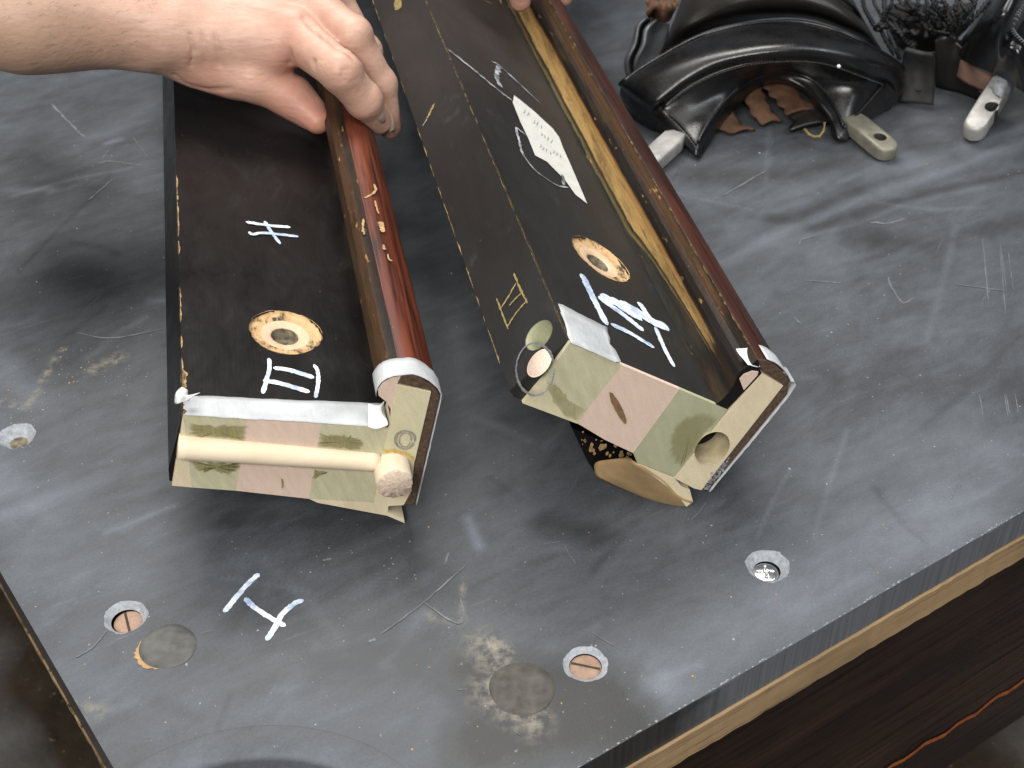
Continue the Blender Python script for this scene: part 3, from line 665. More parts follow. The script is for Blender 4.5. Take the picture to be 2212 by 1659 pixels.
def moulding_mat(name, pts, wob, taper=None, chips=(.30, .17, .06)):
    """paint worn through along a moulding: colours follow the section (u) with a ragged border"""
    m = N(name); uv = m.sep(m.coord('UV')); w1 = m.noise(60, 5, .7, (1, .25, 1)); w2 = m.noise(420, 4, .65, (1, .12, 1))
    u = m.math('ADD', uv[0], m.math('MULTIPLY', m.math('SUBTRACT', m.math('ADD', m.math('MULTIPLY', w1, .6), m.math('MULTIPLY', w2, .4)), .5), wob))
    if taper: u = m.math('SUBTRACT', u, m.math('MULTIPLY', m.math('MULTIPLY', m.math('MAXIMUM', m.math('SUBTRACT', taper[0], uv[1]), 0.0), taper[1]), m.math('MULTIPLY', m.math('SUBTRACT', taper[2], u), 1/taper[3], True)))
    mx = pts[-1][0]; c = m.ramp(m.math('DIVIDE', u, mx), [(p/mx, q) for p, q in pts])
    if taper: c = m.mix(m.ramp(m.math('ADD', uv[1], m.math('MULTIPLY', m.math('SUBTRACT', m.math('ADD', m.math('MULTIPLY', w1, .6), m.math('MULTIPLY', w2, .4)), .5), .10)), [(.030, .95), (.055, 0)]), c, (.014, .011, .009))
    c = m.mix(m.ramp(w2, [(.30, .5), (.44, 0)]), c, (.008, .006, .004))
    c = m.mix(m.ramp(m.noise(95, 5, .7, (1, .12, 1), loc=(.7, .1, .4)), [(.50, 0), (.66, .6)]), c, (.05, .033, .016))
    c = m.mix(m.ramp(m.noise(240, 4, .6, (1, .25, 1), loc=(.3, .2, .1)), [(.66, 0), (.71, .8)]), c, chips)
    m.set(c, m.ramp(w1, [(.3, .34), (.7, .55)]), 0, .22); m.bump(m.math('ADD', w2, w1), .0004); return m.m
# ---- the left rail
RL = Rail('table_rail', 'left rail, near-black face marked H and II, gripped by the hand, dowel across its end', (321, -1660), (874, 1130), ((395.6, 897), (833, 925)))
S = RL.sec
LEN = .95
TL, TR = S(395.6, 897), S(838, 925)
BL = S(371.5, 1049)
body_poly = RL.secs([(366, 1046), (364, 1020), (395.6, 897), (838, 925), (828, 974), (826, 1010), (872, 1090), (839, 1093.5), (838, 1107), (836, 1114), (686, 1086), (667, 1078), (510, 1061)])
bodyL = RL.prism('rail_body', body_poly, .0026, LEN, M['black'], n=1)
cL, nL, eL = RL.washer(616.9, 718, .0202, .0076, M['raw'], M['dirty_hole'])
cut = RL.bore(bodyL, cL, nL, .0200)
RL.apply(bodyL, [cut])
E0, E1 = 0.0, .0024
def ytop(x): return 897+(925-897)*(x-395.6)/(838-395.6)
for nm, P, mt in [('end_block', [(395.6, 897), (533, ytop(533)), (509.7, 1060), (414, 1053)], M['green_wood']), ('end_block', [(533, ytop(533)), (694, ytop(694)), (667.5, 1077.5), (509.7, 1060)], M['pink_wood']),
                  ('end_block', [(694, ytop(694)), (838, 925), (828, 974), (808, 1086), (667.5, 1077.5)], M['green_wood']), ('end_block', [(395.6, 897), (414, 1053), (371.5, 1049), (386, 960)], M['cream_wood']),
                  ('end_block', [(828, 974), (895, 995.5), (889, 1060), (872, 1091), (839, 1093.5), (808, 1086)], M['cream_wood']), ('lip_strip', [(667.5, 1077.5), (808, 1086), (839, 1093.5), (838, 1107), (873, 1121), (874, 1130), (836, 1114), (686, 1086)], M['cream_wood'])]:
    o = RL.prism(nm, RL.secs(P), E0, E1 if nm == 'end_block' else .012, mt)
RL.prism('lip_moulding', RL.secs([(838, 1108), (873, 1121), (874, 1130), (836, 1115)]), .0121, LEN, M['red_wood'])
blk = RL.prism('filler_block', RL.secs([(858, 831), (930.6, 846), (895.6, 995), (828, 974)]), -.0006, LEN, M['cream_wood'], M['cream_green'])
mm = moulding_mat('worn_brown_moulding', [(0, (.010, .007, .005)), (.024, (.012, .008, .006)), (.028, (.03, .017, .009)), (.033, (.036, .019, .009)), (.038, (.050, .024, .010)), (.0405, (.020, .010, .005)), (.0425, (.007, .005, .004)), (.06, (.007, .005, .004))], .010)
RL.prism('cove_moulding', RL.secs([(838, 925), (843, 905), (844, 884), (834, 868), (818, 855), (816, 841), (827, 826), (845, 816), (866, 812.5), (858.5, 829), (829, 972)]), .0002, LEN, mm, M['pink_wood'], n=24, wob=.0002)
out = [tuple(q) for q in crom(np.array([(866, 812.5), (890, 810.5), (914, 818.5), (936, 834), (948, 850), (949.5, 860)]), 18)]
RL.prism('apron_strip', RL.secs([(858.5, 828.5)]+out+[(896.5, 1091), (873.5, 1091), (896.6, 996), (931.8, 845.2)]), .0001, LEN, M['red_wood'], M['brown_end'], n=1, bevel=.0006)
# masking tape strips
def tape_strip(R, name, path, y0, y1, mat, lift=.0006, n=40, rag=.0004):
    P = crom(np.array([(p[0], 0, p[1]) for p in path]), n); T = np.gradient(P, axis=0); T /= np.linalg.norm(T, axis=1)[:, None]; Nn = np.stack([-T[:, 2], T[:, 1]*0, T[:, 0]], axis=1); m = 5
    vs = []
    for i in range(n):
        lf = lift+abs(rng.normal(0, .0001)); a0 = y0+rng.normal(0, rag*.3); a1 = y1+rng.normal(0, rag)
        for j in range(m): q = P[i]+Nn[i]*lf; vs.append((q[0], a0+(a1-a0)*j/(m-1), q[2]))
    o = mesh(name, vs, gridfaces(n, m), mat, R.root, True); md = o.modifiers.new('t', 'SOLIDIFY'); md.thickness = .00025; md.offset = 1; return o
tape_strip(RL, 'masking_tape', RL.secs([(815, 856), (815.5, 841), (827, 825), (845, 815), (866, 811.5), (890, 809.5), (914.5, 817.5), (937, 833), (949.5, 850), (950.5, 862), (930, 950), (897.5, 1091)]), -.0004, .0135, M['tape'])
# flat strip on the end of the flat face
def flat_tape(R, q, mat, n=30, m=7, wave=.0003, name='masking_tape'):
    """q: four pixels (far left, far right, near right, near left) on the flat face"""
    A, B, C, D = [R.on(*p) for p in q]; nn = R.normal(); vs = []
    for i in range(n):
        t = i/(n-1)
        for j in range(m):
            s_ = j/(m-1); p = (A+(B-A)*t)*(1-s_)+(D+(C-D)*t)*s_
            lf = .0005+wave*(1+math.sin(9*t+3*s_))*.5+.0012*max(0, t-.93)/.07*s_; p = p+nn*lf
            if s_ in (0, 1): p = p+np.array([0, rng.normal(0, .00015), 0])
            if i in (0, n-1): p = p+np.array([rng.normal(0, .0008), 0, 0])
            vs.append(p)
    o = mesh(name, vs, gridfaces(n, m), mat, R.root, True); md = o.modifiers.new('t', 'SOLIDIFY'); md.thickness = .0002; return o
flat_tape(RL, [c3(165, 342), c3(1550, 400), c3(1572, 562), c3(160, 478)], M['tape'])
# torn curls of tape
def curl(R, rows, mat, a=0):
    o = loft('tape_curl', [[R.loc(hit(x, y, R.O+R.a*q, R.a)) for x, y, q in r] for r in rows], 14, 12, mat, R.root, .0003); return o
curl(RL, [[(*c3(100, 390), .004), (*c3(110, 320), .006), (*c3(150, 278), .012)], [(*c3(120, 395), -.001), (*c3(140, 335), .001), (*c3(190, 300), .009)], [(*c3(165, 380), .0), (*c3(190, 345), .003), (*c3(195, 335), .008)], [(*c3(200, 372), .002), (*c3(225, 345), .004), (*c3(278, 318), .010)]], M['tape_white'])
curl(RL, [[(*c3(1440, 395), .011), (*c3(1440, 480), .006), (*c3(1440, 555), .0)], [(*c3(1500, 405), .011), (*c3(1510, 500), .002), (*c3(1500, 570), -.002)], [(*c3(1530, 395), .012), (*c3(1525, 450), .004), (*c3(1570, 545), -.003)], [(*c3(1553, 372), .014), (*c3(1545, 420), .010), (*c3(1572, 520), -.002)]], M['tape_white'])
# dowel rod lying across the sawn end
pa, pb = RL.sec(384, 962), RL.sec(816, 997)
P = np.array([(pa[0]+(pb[0]-pa[0])*t, -.0006+.0008*t, pa[1]+(pb[1]-pa[1])*t) for t in np.linspace(0, 1, 24)])
tube('dowel_rod', P, np.linspace(.0068, .0056, 24), M['pale_dowel'], RL.root, 24)
s0, t0 = RL.sec(853, 1047, -.015)
th = np.linspace(0, 2*np.pi, 40, endpoint=False); vs = []
for y, rr in ((.002, .0096), (-.0142, .0096), (-.0152, .0090)):
    for q in th: j = 1+.012*math.sin(5*q)+.01*rng.normal(); vs.append((s0+rr*j*math.cos(q), y+(rng.normal(0, .0004) if y < 0 else 0), t0+rr*j*math.sin(q)))
vs.append((s0, -.0150, t0)); fs = gridfaces(3, 40, True)+[(80+k, 80+(k+1) % 40, 120) for k in range(40)]
o = mesh('dowel_pin', vs, fs, None, RL.root, True, None, [M['pale_dowel'], M['dowel_end']], [0]*40+[1]*80)
for a_, b_ in (((210, 540), (588, 640)),):
    RL.patch('glue_stain', [c3(205, 537), c3(400, 545), c3(590, 550), c3(588, 640), c3(400, 628), c3(215, 612)], M['olive'], -.0003, .0005, 8)
RL.patch('glue_stain', [c3(200, 790), c3(390, 802), c3(548, 815), c3(535, 850), c3(480, 880), c3(330, 850), c3(250, 850)], M['olive'], -.0003, .0008, 8)
RL.patch('glue_stain', [c3(1110, 612), c3(1300, 612), c3(1390, 645), c3(1412, 680), c3(1380, 715), c3(1100, 690)], M['olive'], -.0003, .0006, 8)
RL.patch('glue_stain', [c3(1060, 850), c3(1160, 862), c3(1140, 885), c3(1062, 910)], M['olive'], -.0003, .0006, 6)
RL.patch('glue_line', [c3(1540, 715), c3(1600, 705), c3(1690, 722), c3(1755, 765), c3(1755, 795), c3(1690, 752), c3(1600, 730), c3(1540, 738)], M['amber'], -.0011, .0002, 5)
RL.patch('knot_mark', [c3(836, 910), c3(848, 915), c3(858, 960), c3(850, 985), c3(838, 980), c3(842, 950)], M['olive'], -.0003, .0002, 4)
for rr in ((70, 66), (62, 58), (40, 48)):
    pts = [RL.loc(hit(*c3(1688+rr[0]*math.cos(a)+rng.normal(0, 2)+a*1.2, 640+rr[1]*math.sin(a)), RL.O-RL.a*.0008, RL.a)) for a in np.linspace(0.3, 6.5, 22)]
    ribbon('pencil_ring', pts, (0, -1, 0), .00055, M['pencil'], RL.root)
# white marks
for P, wd in [([(592, 432), (740, 456), (900, 470)], .0029), ([(615, 500), (640, 520), (720, 510), (955, 534)], .0026), ([(722, 425), (770, 500), (830, 582)], .0022),
              ([(752, 1372), (757, 1430), (742, 1500), (710, 1618)], .0023), ([(782, 1440), (900, 1458), (1064, 1508)], .0034), ([(712, 1526), (850, 1552), (1034, 1608)], .0035), ([(1064, 1418), (1090, 1470), (1092, 1550), (1074, 1648)], .0022)]:
    RL.mark([c2(*p) for p in P], wd, M['white'])
RL.chips(TL, [TR, S(366, 1046)], .003, .22, 22, .0011, M['tan_chip'])
RL.chips(S(845, 816), [S(827, 826), S(866, 812.5)], .01, .35, 24, .0008, M['suede'])
RL.chips(S(395.6, 897), [S(838, 925), S(371, 1049)], .0, .03, 14, .0035, M['tan_chip'])
vs = []
it = []
for k in range(14):
    t = rng.random(); p = np.array(S(395.6, 897))*(1-t)+np.array(S(371.5, 1049))*t; r = rng.uniform(.0008, .0026)
    it.append(([(p[0]-.0004, .0018, p[1]-r*2), (p[0]-.0004, .0018+r*2.6, p[1]), (p[0]-.0004, .0015, p[1]+r*2)], [(0, 1, 2)]))
# scratches on the reddish strip
for P, wd in [([(1480, 170), (1490, 215), (1450, 250), (1412, 265)], .0014), ([(1485, 285), (1500, 340), (1512, 375)], .001), ([(1408, 410), (1402, 470), (1412, 520)], .0014), ([(1520, 430), (1540, 490), (1530, 500)], .003), ([(1575, 655), (1582, 690), (1605, 702)], .0008), ([(1545, 590), (1550, 625)], .0012)]:
    RL.mark([c2(*p) for p in P], wd, M['tan_chip'], 'scratch_mark', (S(872, 811.4), S(890, 810)), jit=.3)
# ---- the right rail
RR = Rail('table_rail', 'right rail, tilted grey-black face with white number marks, pointed paper label and dowel socket', (230, -1635), (1490, 1094), ((1230.8, 740.8), (1547, 874)))
S = RR.sec
TL2, FR = S(1230.8, 740.8), S(1547, 874)
cTL, cTR, cBR, cBL = S(1646.5, 806.4), S(1690, 832), S(1508, 1054), S(1457, 1032)
BL2 = S(1128.8, 870)
CB = S(1571, 886)
pivot = RR.secs([(1230.8, 740.8), (1547, 874), (1571, 886), (1457, 1032), (1380, 1003), (1365.7, 980), (1245, 914.5), (1128.8, 871), (1112, 863), (1103, 851)])
body_mats = M['black_grey']
bodyR = RR.prism('rail_body', pivot, .0026, LEN, M['black_grey'])
cR, nR, eR = RR.washer(1297.5, 560, .0202, .0074, M['raw'], M['dirty_hole'])
c2_ = RR.on(1036, -14)
cut = RR.bore(bodyR, cR, nR, .0200)
# dowel holes bored in the left facet
fp = (S(1103, 851), S(1230.8, 740.8))
Pn, nf = RR.plane(*fp)
if nf[0] > 0: nf = -nf
def facet(x, y): return RR.on(x, y, *fp)
hA, hB = facet(*c5(508, 565)), facet(*c5(512, 730))
cutA = RR.bore(bodyR, hA, nf, .0088, .02)
RR.apply(bodyR, [cut, cutA])
fe = np.array([nf[2], 0, -nf[0]])
def facet_cup(name, c, r, depth, mat, lift=0.0):
    vs = []; na = 40
    for rr, z in ((r, .0002+lift), (r*.95, -abs(depth)*.06+(.0004 if depth < 0 else 0)), (r*.93, -depth*.5), (r*.90, -depth), (.0001, -depth)):
        for k in range(na): q = 2*math.pi*k/na; vs.append(c+fe*rr*math.cos(q)+np.array([0, 1, 0])*rr*math.sin(q)+nf*z)
    o = mesh(name, vs, gridfaces(5, na, True), mat, RR.root, True); return o
facet_cup('dowel_hole', hA, .0089, .019, M['green_dark'])
facet_cup('dowel_plug', hB, .0082, -.0006, M['pink_wood'])
pts = [facet(*c5(490+118*math.cos(a)*.92+30*math.sin(a), 770+150*math.sin(a)-40*math.cos(a))) for a in np.linspace(.2, 6.3, 30)]
ribbon('chalk_ring', pts, nf, .0012, M['thin_chalk'], RR.root, jit=.3)
# end blocks
def yt(x): return 740.8+.4224*(x-1230.8)
b1t, b1b = c5(1000, 745), c5(738, 1088)
b2t, b2b = c5(1340, 890), c5(1065, 1262)
b1t = (b1t[0], yt(b1t[0])); b2t = (b2t[0], yt(b2t[0]))
LM = c5(535, 820)
for nm, P, mt in [('end_block', [(1230.8, 740.8), b1t, c5(780, 1022), LM], M['green_wood']), ('end_block', [LM, c5(780, 1022), b1b, (1245, 914.5), (1128.8, 871)], M['cream_green']),
                  ('end_block', [b1t, b2t, b2b, c5(900, 1185), b1b, c5(780, 1022)], M['pink_wood']), ('end_block', [b2t, (1571.7, 885), c5(1310, 1402), c5(1090, 1318), b2b], M['green_dark'])]:
    RR.prism(nm, RR.secs(P), E0, E1, mt)
blkR = RR.prism('filler_block', RR.secs([c5(1830, 790), c5(1952, 860), c5(1468, 1478), c5(1425, 1468), c5(1310, 1408), c5(1570, 1085)]), -.0006, LEN, M['cream_wood'], M['cream_wood'])
RR.prism('wedge_end', RR.secs([c5(1090, 1322), c5(1310, 1408), c5(1355, 1462), c5(1400, 1478), c5(1420, 1550), c5(1380, 1580), c5(1330, 1510)]), -.0002, .006, M['cream_wood'], M['cream_wood'])
# tan curved wedge of the nose under the end
def P3(x, y, a): return RR.loc(hit(x, y, RR.O+RR.a*a, RR.a))
rows = [[P3(*c5(1040, 1288), .012), P3(*c5(1090, 1325), .0), P3(*c5(1240, 1420), -.0004), P3(*c5(1330, 1512), -.0004), P3(*c5(1420, 1552), -.0005)],
        [P3(*c5(930, 1300), .022), P3(*c5(1050, 1380), .010), P3(*c5(1190, 1470), .005), P3(*c5(1310, 1550), .002), P3(*c5(1405, 1572), .001)],
        [P3(*c5(840, 1322), .030), P3(*c5(960, 1420), .020), P3(*c5(1120, 1500), .012), P3(*c5(1270, 1568), .007), P3(*c5(1380, 1590), .003)],
        [P3(*c5(845, 1405), .030), P3(*c5(990, 1470), .022), P3(*c5(1140, 1530), .014), P3(*c5(1270, 1575), .009), P3(*c5(1375, 1593), .005)]]
loft('nose_wedge', rows, 20, 12, M['tan_varnish'], RR.root, .0006)
RR.prism('nose_strip', RR.secs([c5(700, 1112), c5(1060, 1270), c5(1300, 1400), c5(1330, 1500), c5(1260, 1540), c5(850, 1392), c5(795, 1312)], .032), .032, LEN, M['black'])
it = []
for k in range(30):
    x, y = 760+300*rng.random(), 0; y = 1140+(x-760)*.42+rng.uniform(-10, 110-(x-760)*.12); q = P3(*c5(x, y), .0312); r = rng.uniform(.0004, .0024)*rng.random()**.5
    it.append(([q+np.array([r*math.cos(a)*rng.uniform(.5, 1.2), 0, r*1.6*math.sin(a)*rng.uniform(.5, 1.2)]) for a in np.linspace(0, 5.2, 6)], [(5, 4, 3, 2, 1, 0)]))
v, f = join_data(it); o = mesh('splinters', v, f, M['tan_chip'], RR.root); o['kind'] = 'stuff'
# cove, nub and apron strip
mr = moulding_mat('worn_gold_moulding', [(0, (.020, .019, .016)), (.0008, (.020, .019, .016)), (.0016, (.115, .095, .04)), (.0028, (.09, .07, .03)), (.0036, (.022, .018, .012)), (.0046, (.03, .022, .013)), (.0054, (.34, .22, .085)), (.017, (.38, .225, .078)), (.0185, (.20, .085, .024)), (.0194, (.012, .009, .007)), (.026, (.014, .010, .008)), (.0285, (.030, .016, .009)), (.0325, (.075, .038, .017)), (.0345, (.03, .02, .012)), (.05, (.02, .012, .008))], .0045, (.165, .15, .0185, .0135))
RR.prism('cove_moulding', RR.secs([(1547, 874), (1562, 862), (1575, 848), (1584, 834), (1590, 820), (1597, 806), (1608, 797), (1622, 790), (1637, 777), (1642, 800), (1646, 807), (1571, 885)]), .0002, LEN, mr, M['black'], n=24, wob=.00015)
RR.prism('moulding_nub', RR.secs([c5(*p) for p in [(1695, 822), (1720, 795), (1770, 775), (1806, 778), (1800, 800), (1720, 887), (1705, 850)]]), -.0004, .004, M['pink_wood'])
RR.prism('apron_strip', RR.secs([(1645, 800)]+[tuple(q) for q in crom(np.array([(1637, 777), (1655, 778), (1675, 787), (1692, 803), (1703, 823), (1701, 852)]), 16)]+[ (1529.8, 1062), (1509, 1058), (1691.5, 832)]), .0001, LEN, M['red_wood2'], M['brown_end'], bevel=.0005)
tape_strip(RR, 'masking_tape', RR.secs([(1655, 776.5), (1675, 785.5), (1693, 801.5), (1704.5, 823), (1702.5, 853), (1531, 1062)]), -.0004, .012, M['tape'])
curl(RR, [[(*c5(1675, 645), .009), (*c5(1740, 640), .012), (*c5(1810, 628), .014), (*c5(1880, 665), .012)], [(*c5(1690, 672), .006), (*c5(1760, 672), .010), (*c5(1840, 668), .012), (*c5(1905, 700), .009)], [(*c5(1725, 712), .002), (*c5(1780, 720), .005), (*c5(1850, 715), .007), (*c5(1945, 765), .004)], [(*c5(1745, 738), -.001), (*c5(1800, 752), .000), (*c5(1860, 752), .001), (*c5(1965, 790), .000)]], M['tape_white'])
tl = [c5(628, 380), c5(900, 520), c5(974, 735), c5(692, 612)]
flat_tape(RR, tl, M['tape'], 16, 7, .0001)
# dowel socket: an open bore in the corner of the sawn end
s0, t0 = RR.sec(*c5(1530, 1228)); Rr = .0118
vs = []; na = 44
for y, rr in ((-.0010, Rr*1.0), (.016, Rr*.99), (.045, Rr*.97), (.045, .0001)):
    for k in range(na): q = 2*math.pi*k/na; vs.append((s0+rr*.84*math.cos(q)+.0, y, t0+rr*1.0*math.sin(q)))
RRsock = (s0, t0, Rr)
def cut_cyl(objs):
    vv_ = []; n_ = 44
    for y in (-.02, .0445):
        for k in range(n_): q = 2*math.pi*k/n_; vv_.append((s0+Rr*.84*math.cos(q), y, t0+Rr*math.sin(q)))
    ff_ = [(k, (k+1) % n_, n_+(k+1) % n_, n_+k) for k in range(n_)]+[tuple(range(n_))[::-1], tuple(n_+k for k in range(n_))]
    cu = mesh('cutter', vv_, ff_, None); bm = bmesh.new(); bm.from_mesh(cu.data); bmesh.ops.recalc_face_normals(bm, faces=bm.faces); bm.to_mesh(cu.data); bm.free()
    cu.location = RR.root.location; cu.rotation_euler = RR.root.rotation_euler
    for o in objs:
        md = o.modifiers.new('bore', 'BOOLEAN'); md.object = cu; md.solver = 'EXACT'; md.operation = 'DIFFERENCE'
    bpy.context.view_layer.update(); dg = bpy.context.evaluated_depsgraph_get()
    for o in objs:
        me = bpy.data.meshes.new_from_object(o.evaluated_get(dg)); o.modifiers.clear(); o.data = me
    bpy.data.objects.remove(cu)
cut_cyl([o for o in RR.root.children if o.name.split('.')[0] in ('end_block', 'filler_block', 'rail_body', 'wedge_end')])
fm = []
G = gridfaces(4, na, True)
for f in G: fm.append(0)
vs2 = [(x*1, y, z) for x, y, z in vs]
sock = mesh('dowel_socket', vs2, [tuple(reversed(f)) for f in G], None, RR.root, True, None, [M['socket_wood'], M['hole_black']], [1 if i//na >= 1 else 0 for i in range(len(G))])
RR.patch('glue_stain', [c5(1285, 1220), c5(1300, 1120), c5(1380, 1045), c5(1490, 1025), c5(1565, 1060), c5(1480, 1165), c5(1400, 1275), c5(1350, 1345), c5(1305, 1310)], M['olive_thin'], -.0003, .0005, 6)
RR.patch('glue_stain', [c5(545, 830), c5(600, 850), c5(680, 930), c5(770, 1020), c5(742, 1080), c5(660, 1045), c5(575, 935)], M['olive_thin'], -.0003, .0004, 5)
RR.patch('knot_mark', [c5(975+95*math.cos(q)*.52-20*math.sin(q)*.9, 995+95*math.cos(q)+12*math.sin(q)) for q in np.linspace(0, 5.8, 12)], M['knot'], -.0003, .0001, 2)
for P, wd in [([(762, 205), (785, 260), (830, 350), (870, 430), (906, 505)], .0052), ([(858, 335), (900, 370), (1000, 440), (1125, 540)], .0056), ([(870, 335), (960, 370), (1060, 410), (1170, 480), (1272, 522)], .0085), ([(960, 370), (1040, 430), (1110, 460)], .0080), ([(1098, 372), (1130, 420), (1165, 475)], .0046), ([(930, 502), (1040, 552), (1188, 640)], .0042), ([(1195, 520), (1245, 640), (1305, 755)], .0034)]:
    RR.mark([c5(*p) for p in P], wd, M['white'])
for P, wd in [([(700, 345), (800, 425), (930, 530), (1050, 630), (1140, 697)], .0026), ([(1000, 430), (1030, 440), (1060, 462), (1200, 590), (1335, 718)], .0016), ([(1050, 460), (1035, 530), (1045, 570), (1070, 610)], .0034), ([(1240, 945), (1200, 910), (1168, 890), (1190, 980), (1215, 1070), (1300, 1180), (1440, 1280), (1530, 1302)], .0018), ([(1485, 1210), (1495, 1245), (1492, 1280)], .0022)]:
    RR.mark([c4(*p) for p in P], wd, M['chalk'], 'chalk_stroke', jit=.3)
for P in [[(360, 200), (385, 260), (440, 375)], [(375, 255), (330, 335), (285, 405)], [(258, 348), (290, 430), (328, 530)], [(405, 318), (370, 350), (335, 390)], [(432, 368), (375, 435), (320, 520)]]:
    RR.mark([c5(*p) for p in P], .0011, M['gold_chip'], 'scratch_mark', fp, jit=.35)
RR.mark([c4(560, 820), c4(585, 770), c4(612, 715)], .0020, M['gold_chip'], 'scratch_mark', fp, jit=.4)
RR.mark([c4(528, 875), c4(560, 825)], .0009, M['chalk'], 'scratch_mark', fp, jit=.4)
# torn paper label with faint pencil writing
lp = [RR.on(*c4(*p)) for p in [(1155, 662), (1210, 705), (1290, 770), (1360, 835), (1420, 890), (1465, 950), (1495, 1030), (1540, 1130), (1600, 1270), (1660, 1412), (1580, 1350), (1500, 1240), (1450, 1190), (1380, 1120), (1300, 1078), (1255, 965), (1200, 850), (1145, 712)]]
nn = RR.normal(); lo = mesh('paper_label', [p+nn*.0005 for p in lp], [tuple(range(len(lp)))[::-1]], M['label'], RR.root)
for bx, by, n_ in ((1225, 775, 2), (1290, 845, 3), (1345, 930, 4), (1330, 1010, 4), (1420, 1050, 3)):
    for k in range(n_):
        x, y = bx+k*22, by+k*16
        RR.mark([c4(x+rng.uniform(-8, 8), y-8), c4(x+rng.uniform(-4, 12), y+2), c4(x+rng.uniform(-10, 6), y+14)], .0005, M['pencil'], 'pencil_writing', lift=.0009)
# light scrape on the apron of the sawn end
it = []
for k in range(70):
    t = rng.uniform(.05, .55); q = np.array(S(*c5(1500-20, 1480)))*(1-t)+np.array(S(*c5(1735, 1160)))*t; r = rng.uniform(.0003, .001); q = q+rng.normal(0, .0012, 2)
    it.append(([(q[0]+r*math.cos(a), -.0008, q[1]+r*math.sin(a)) for a in np.linspace(0, 5, 5)], [(4, 3, 2, 1, 0)]))
v, f = join_data(it); o = mesh('plaster_crumbs', v, f, M['chip_grey'], RR.root); o['kind'] = 'stuff'
RR.chips(TL2, [FR, S(1103, 851)], .003, .6, 80, .0004, M['gold_chip'])
RR.chips(S(1103, 851), [TL2, S(1128, 871)], .003, .5, 34, .0007, M['tan_chip'])
RR.chips(S(1637, 777), [S(1622, 790), S(1655, 778)], .01, .7, 60, .0004, M['gold_chip'], 'chipped_edge', (.002, .009))
# knot near the far end
kp = facet(860, 10); mesh('knot_chip', [kp+fe*.004*math.cos(a)*rng.uniform(.7, 1.1)+np.array([0, 1, 0])*.011*math.sin(a)*rng.uniform(.7, 1.1)+nf*.0004 for a in np.linspace(0, 5.8, 12)], [tuple(range(12))], M['gold_chip'], RR.root)
if True:
    RR.washer(1036, -22, .0205, .0075, M['raw'], M['dirty_hole'])
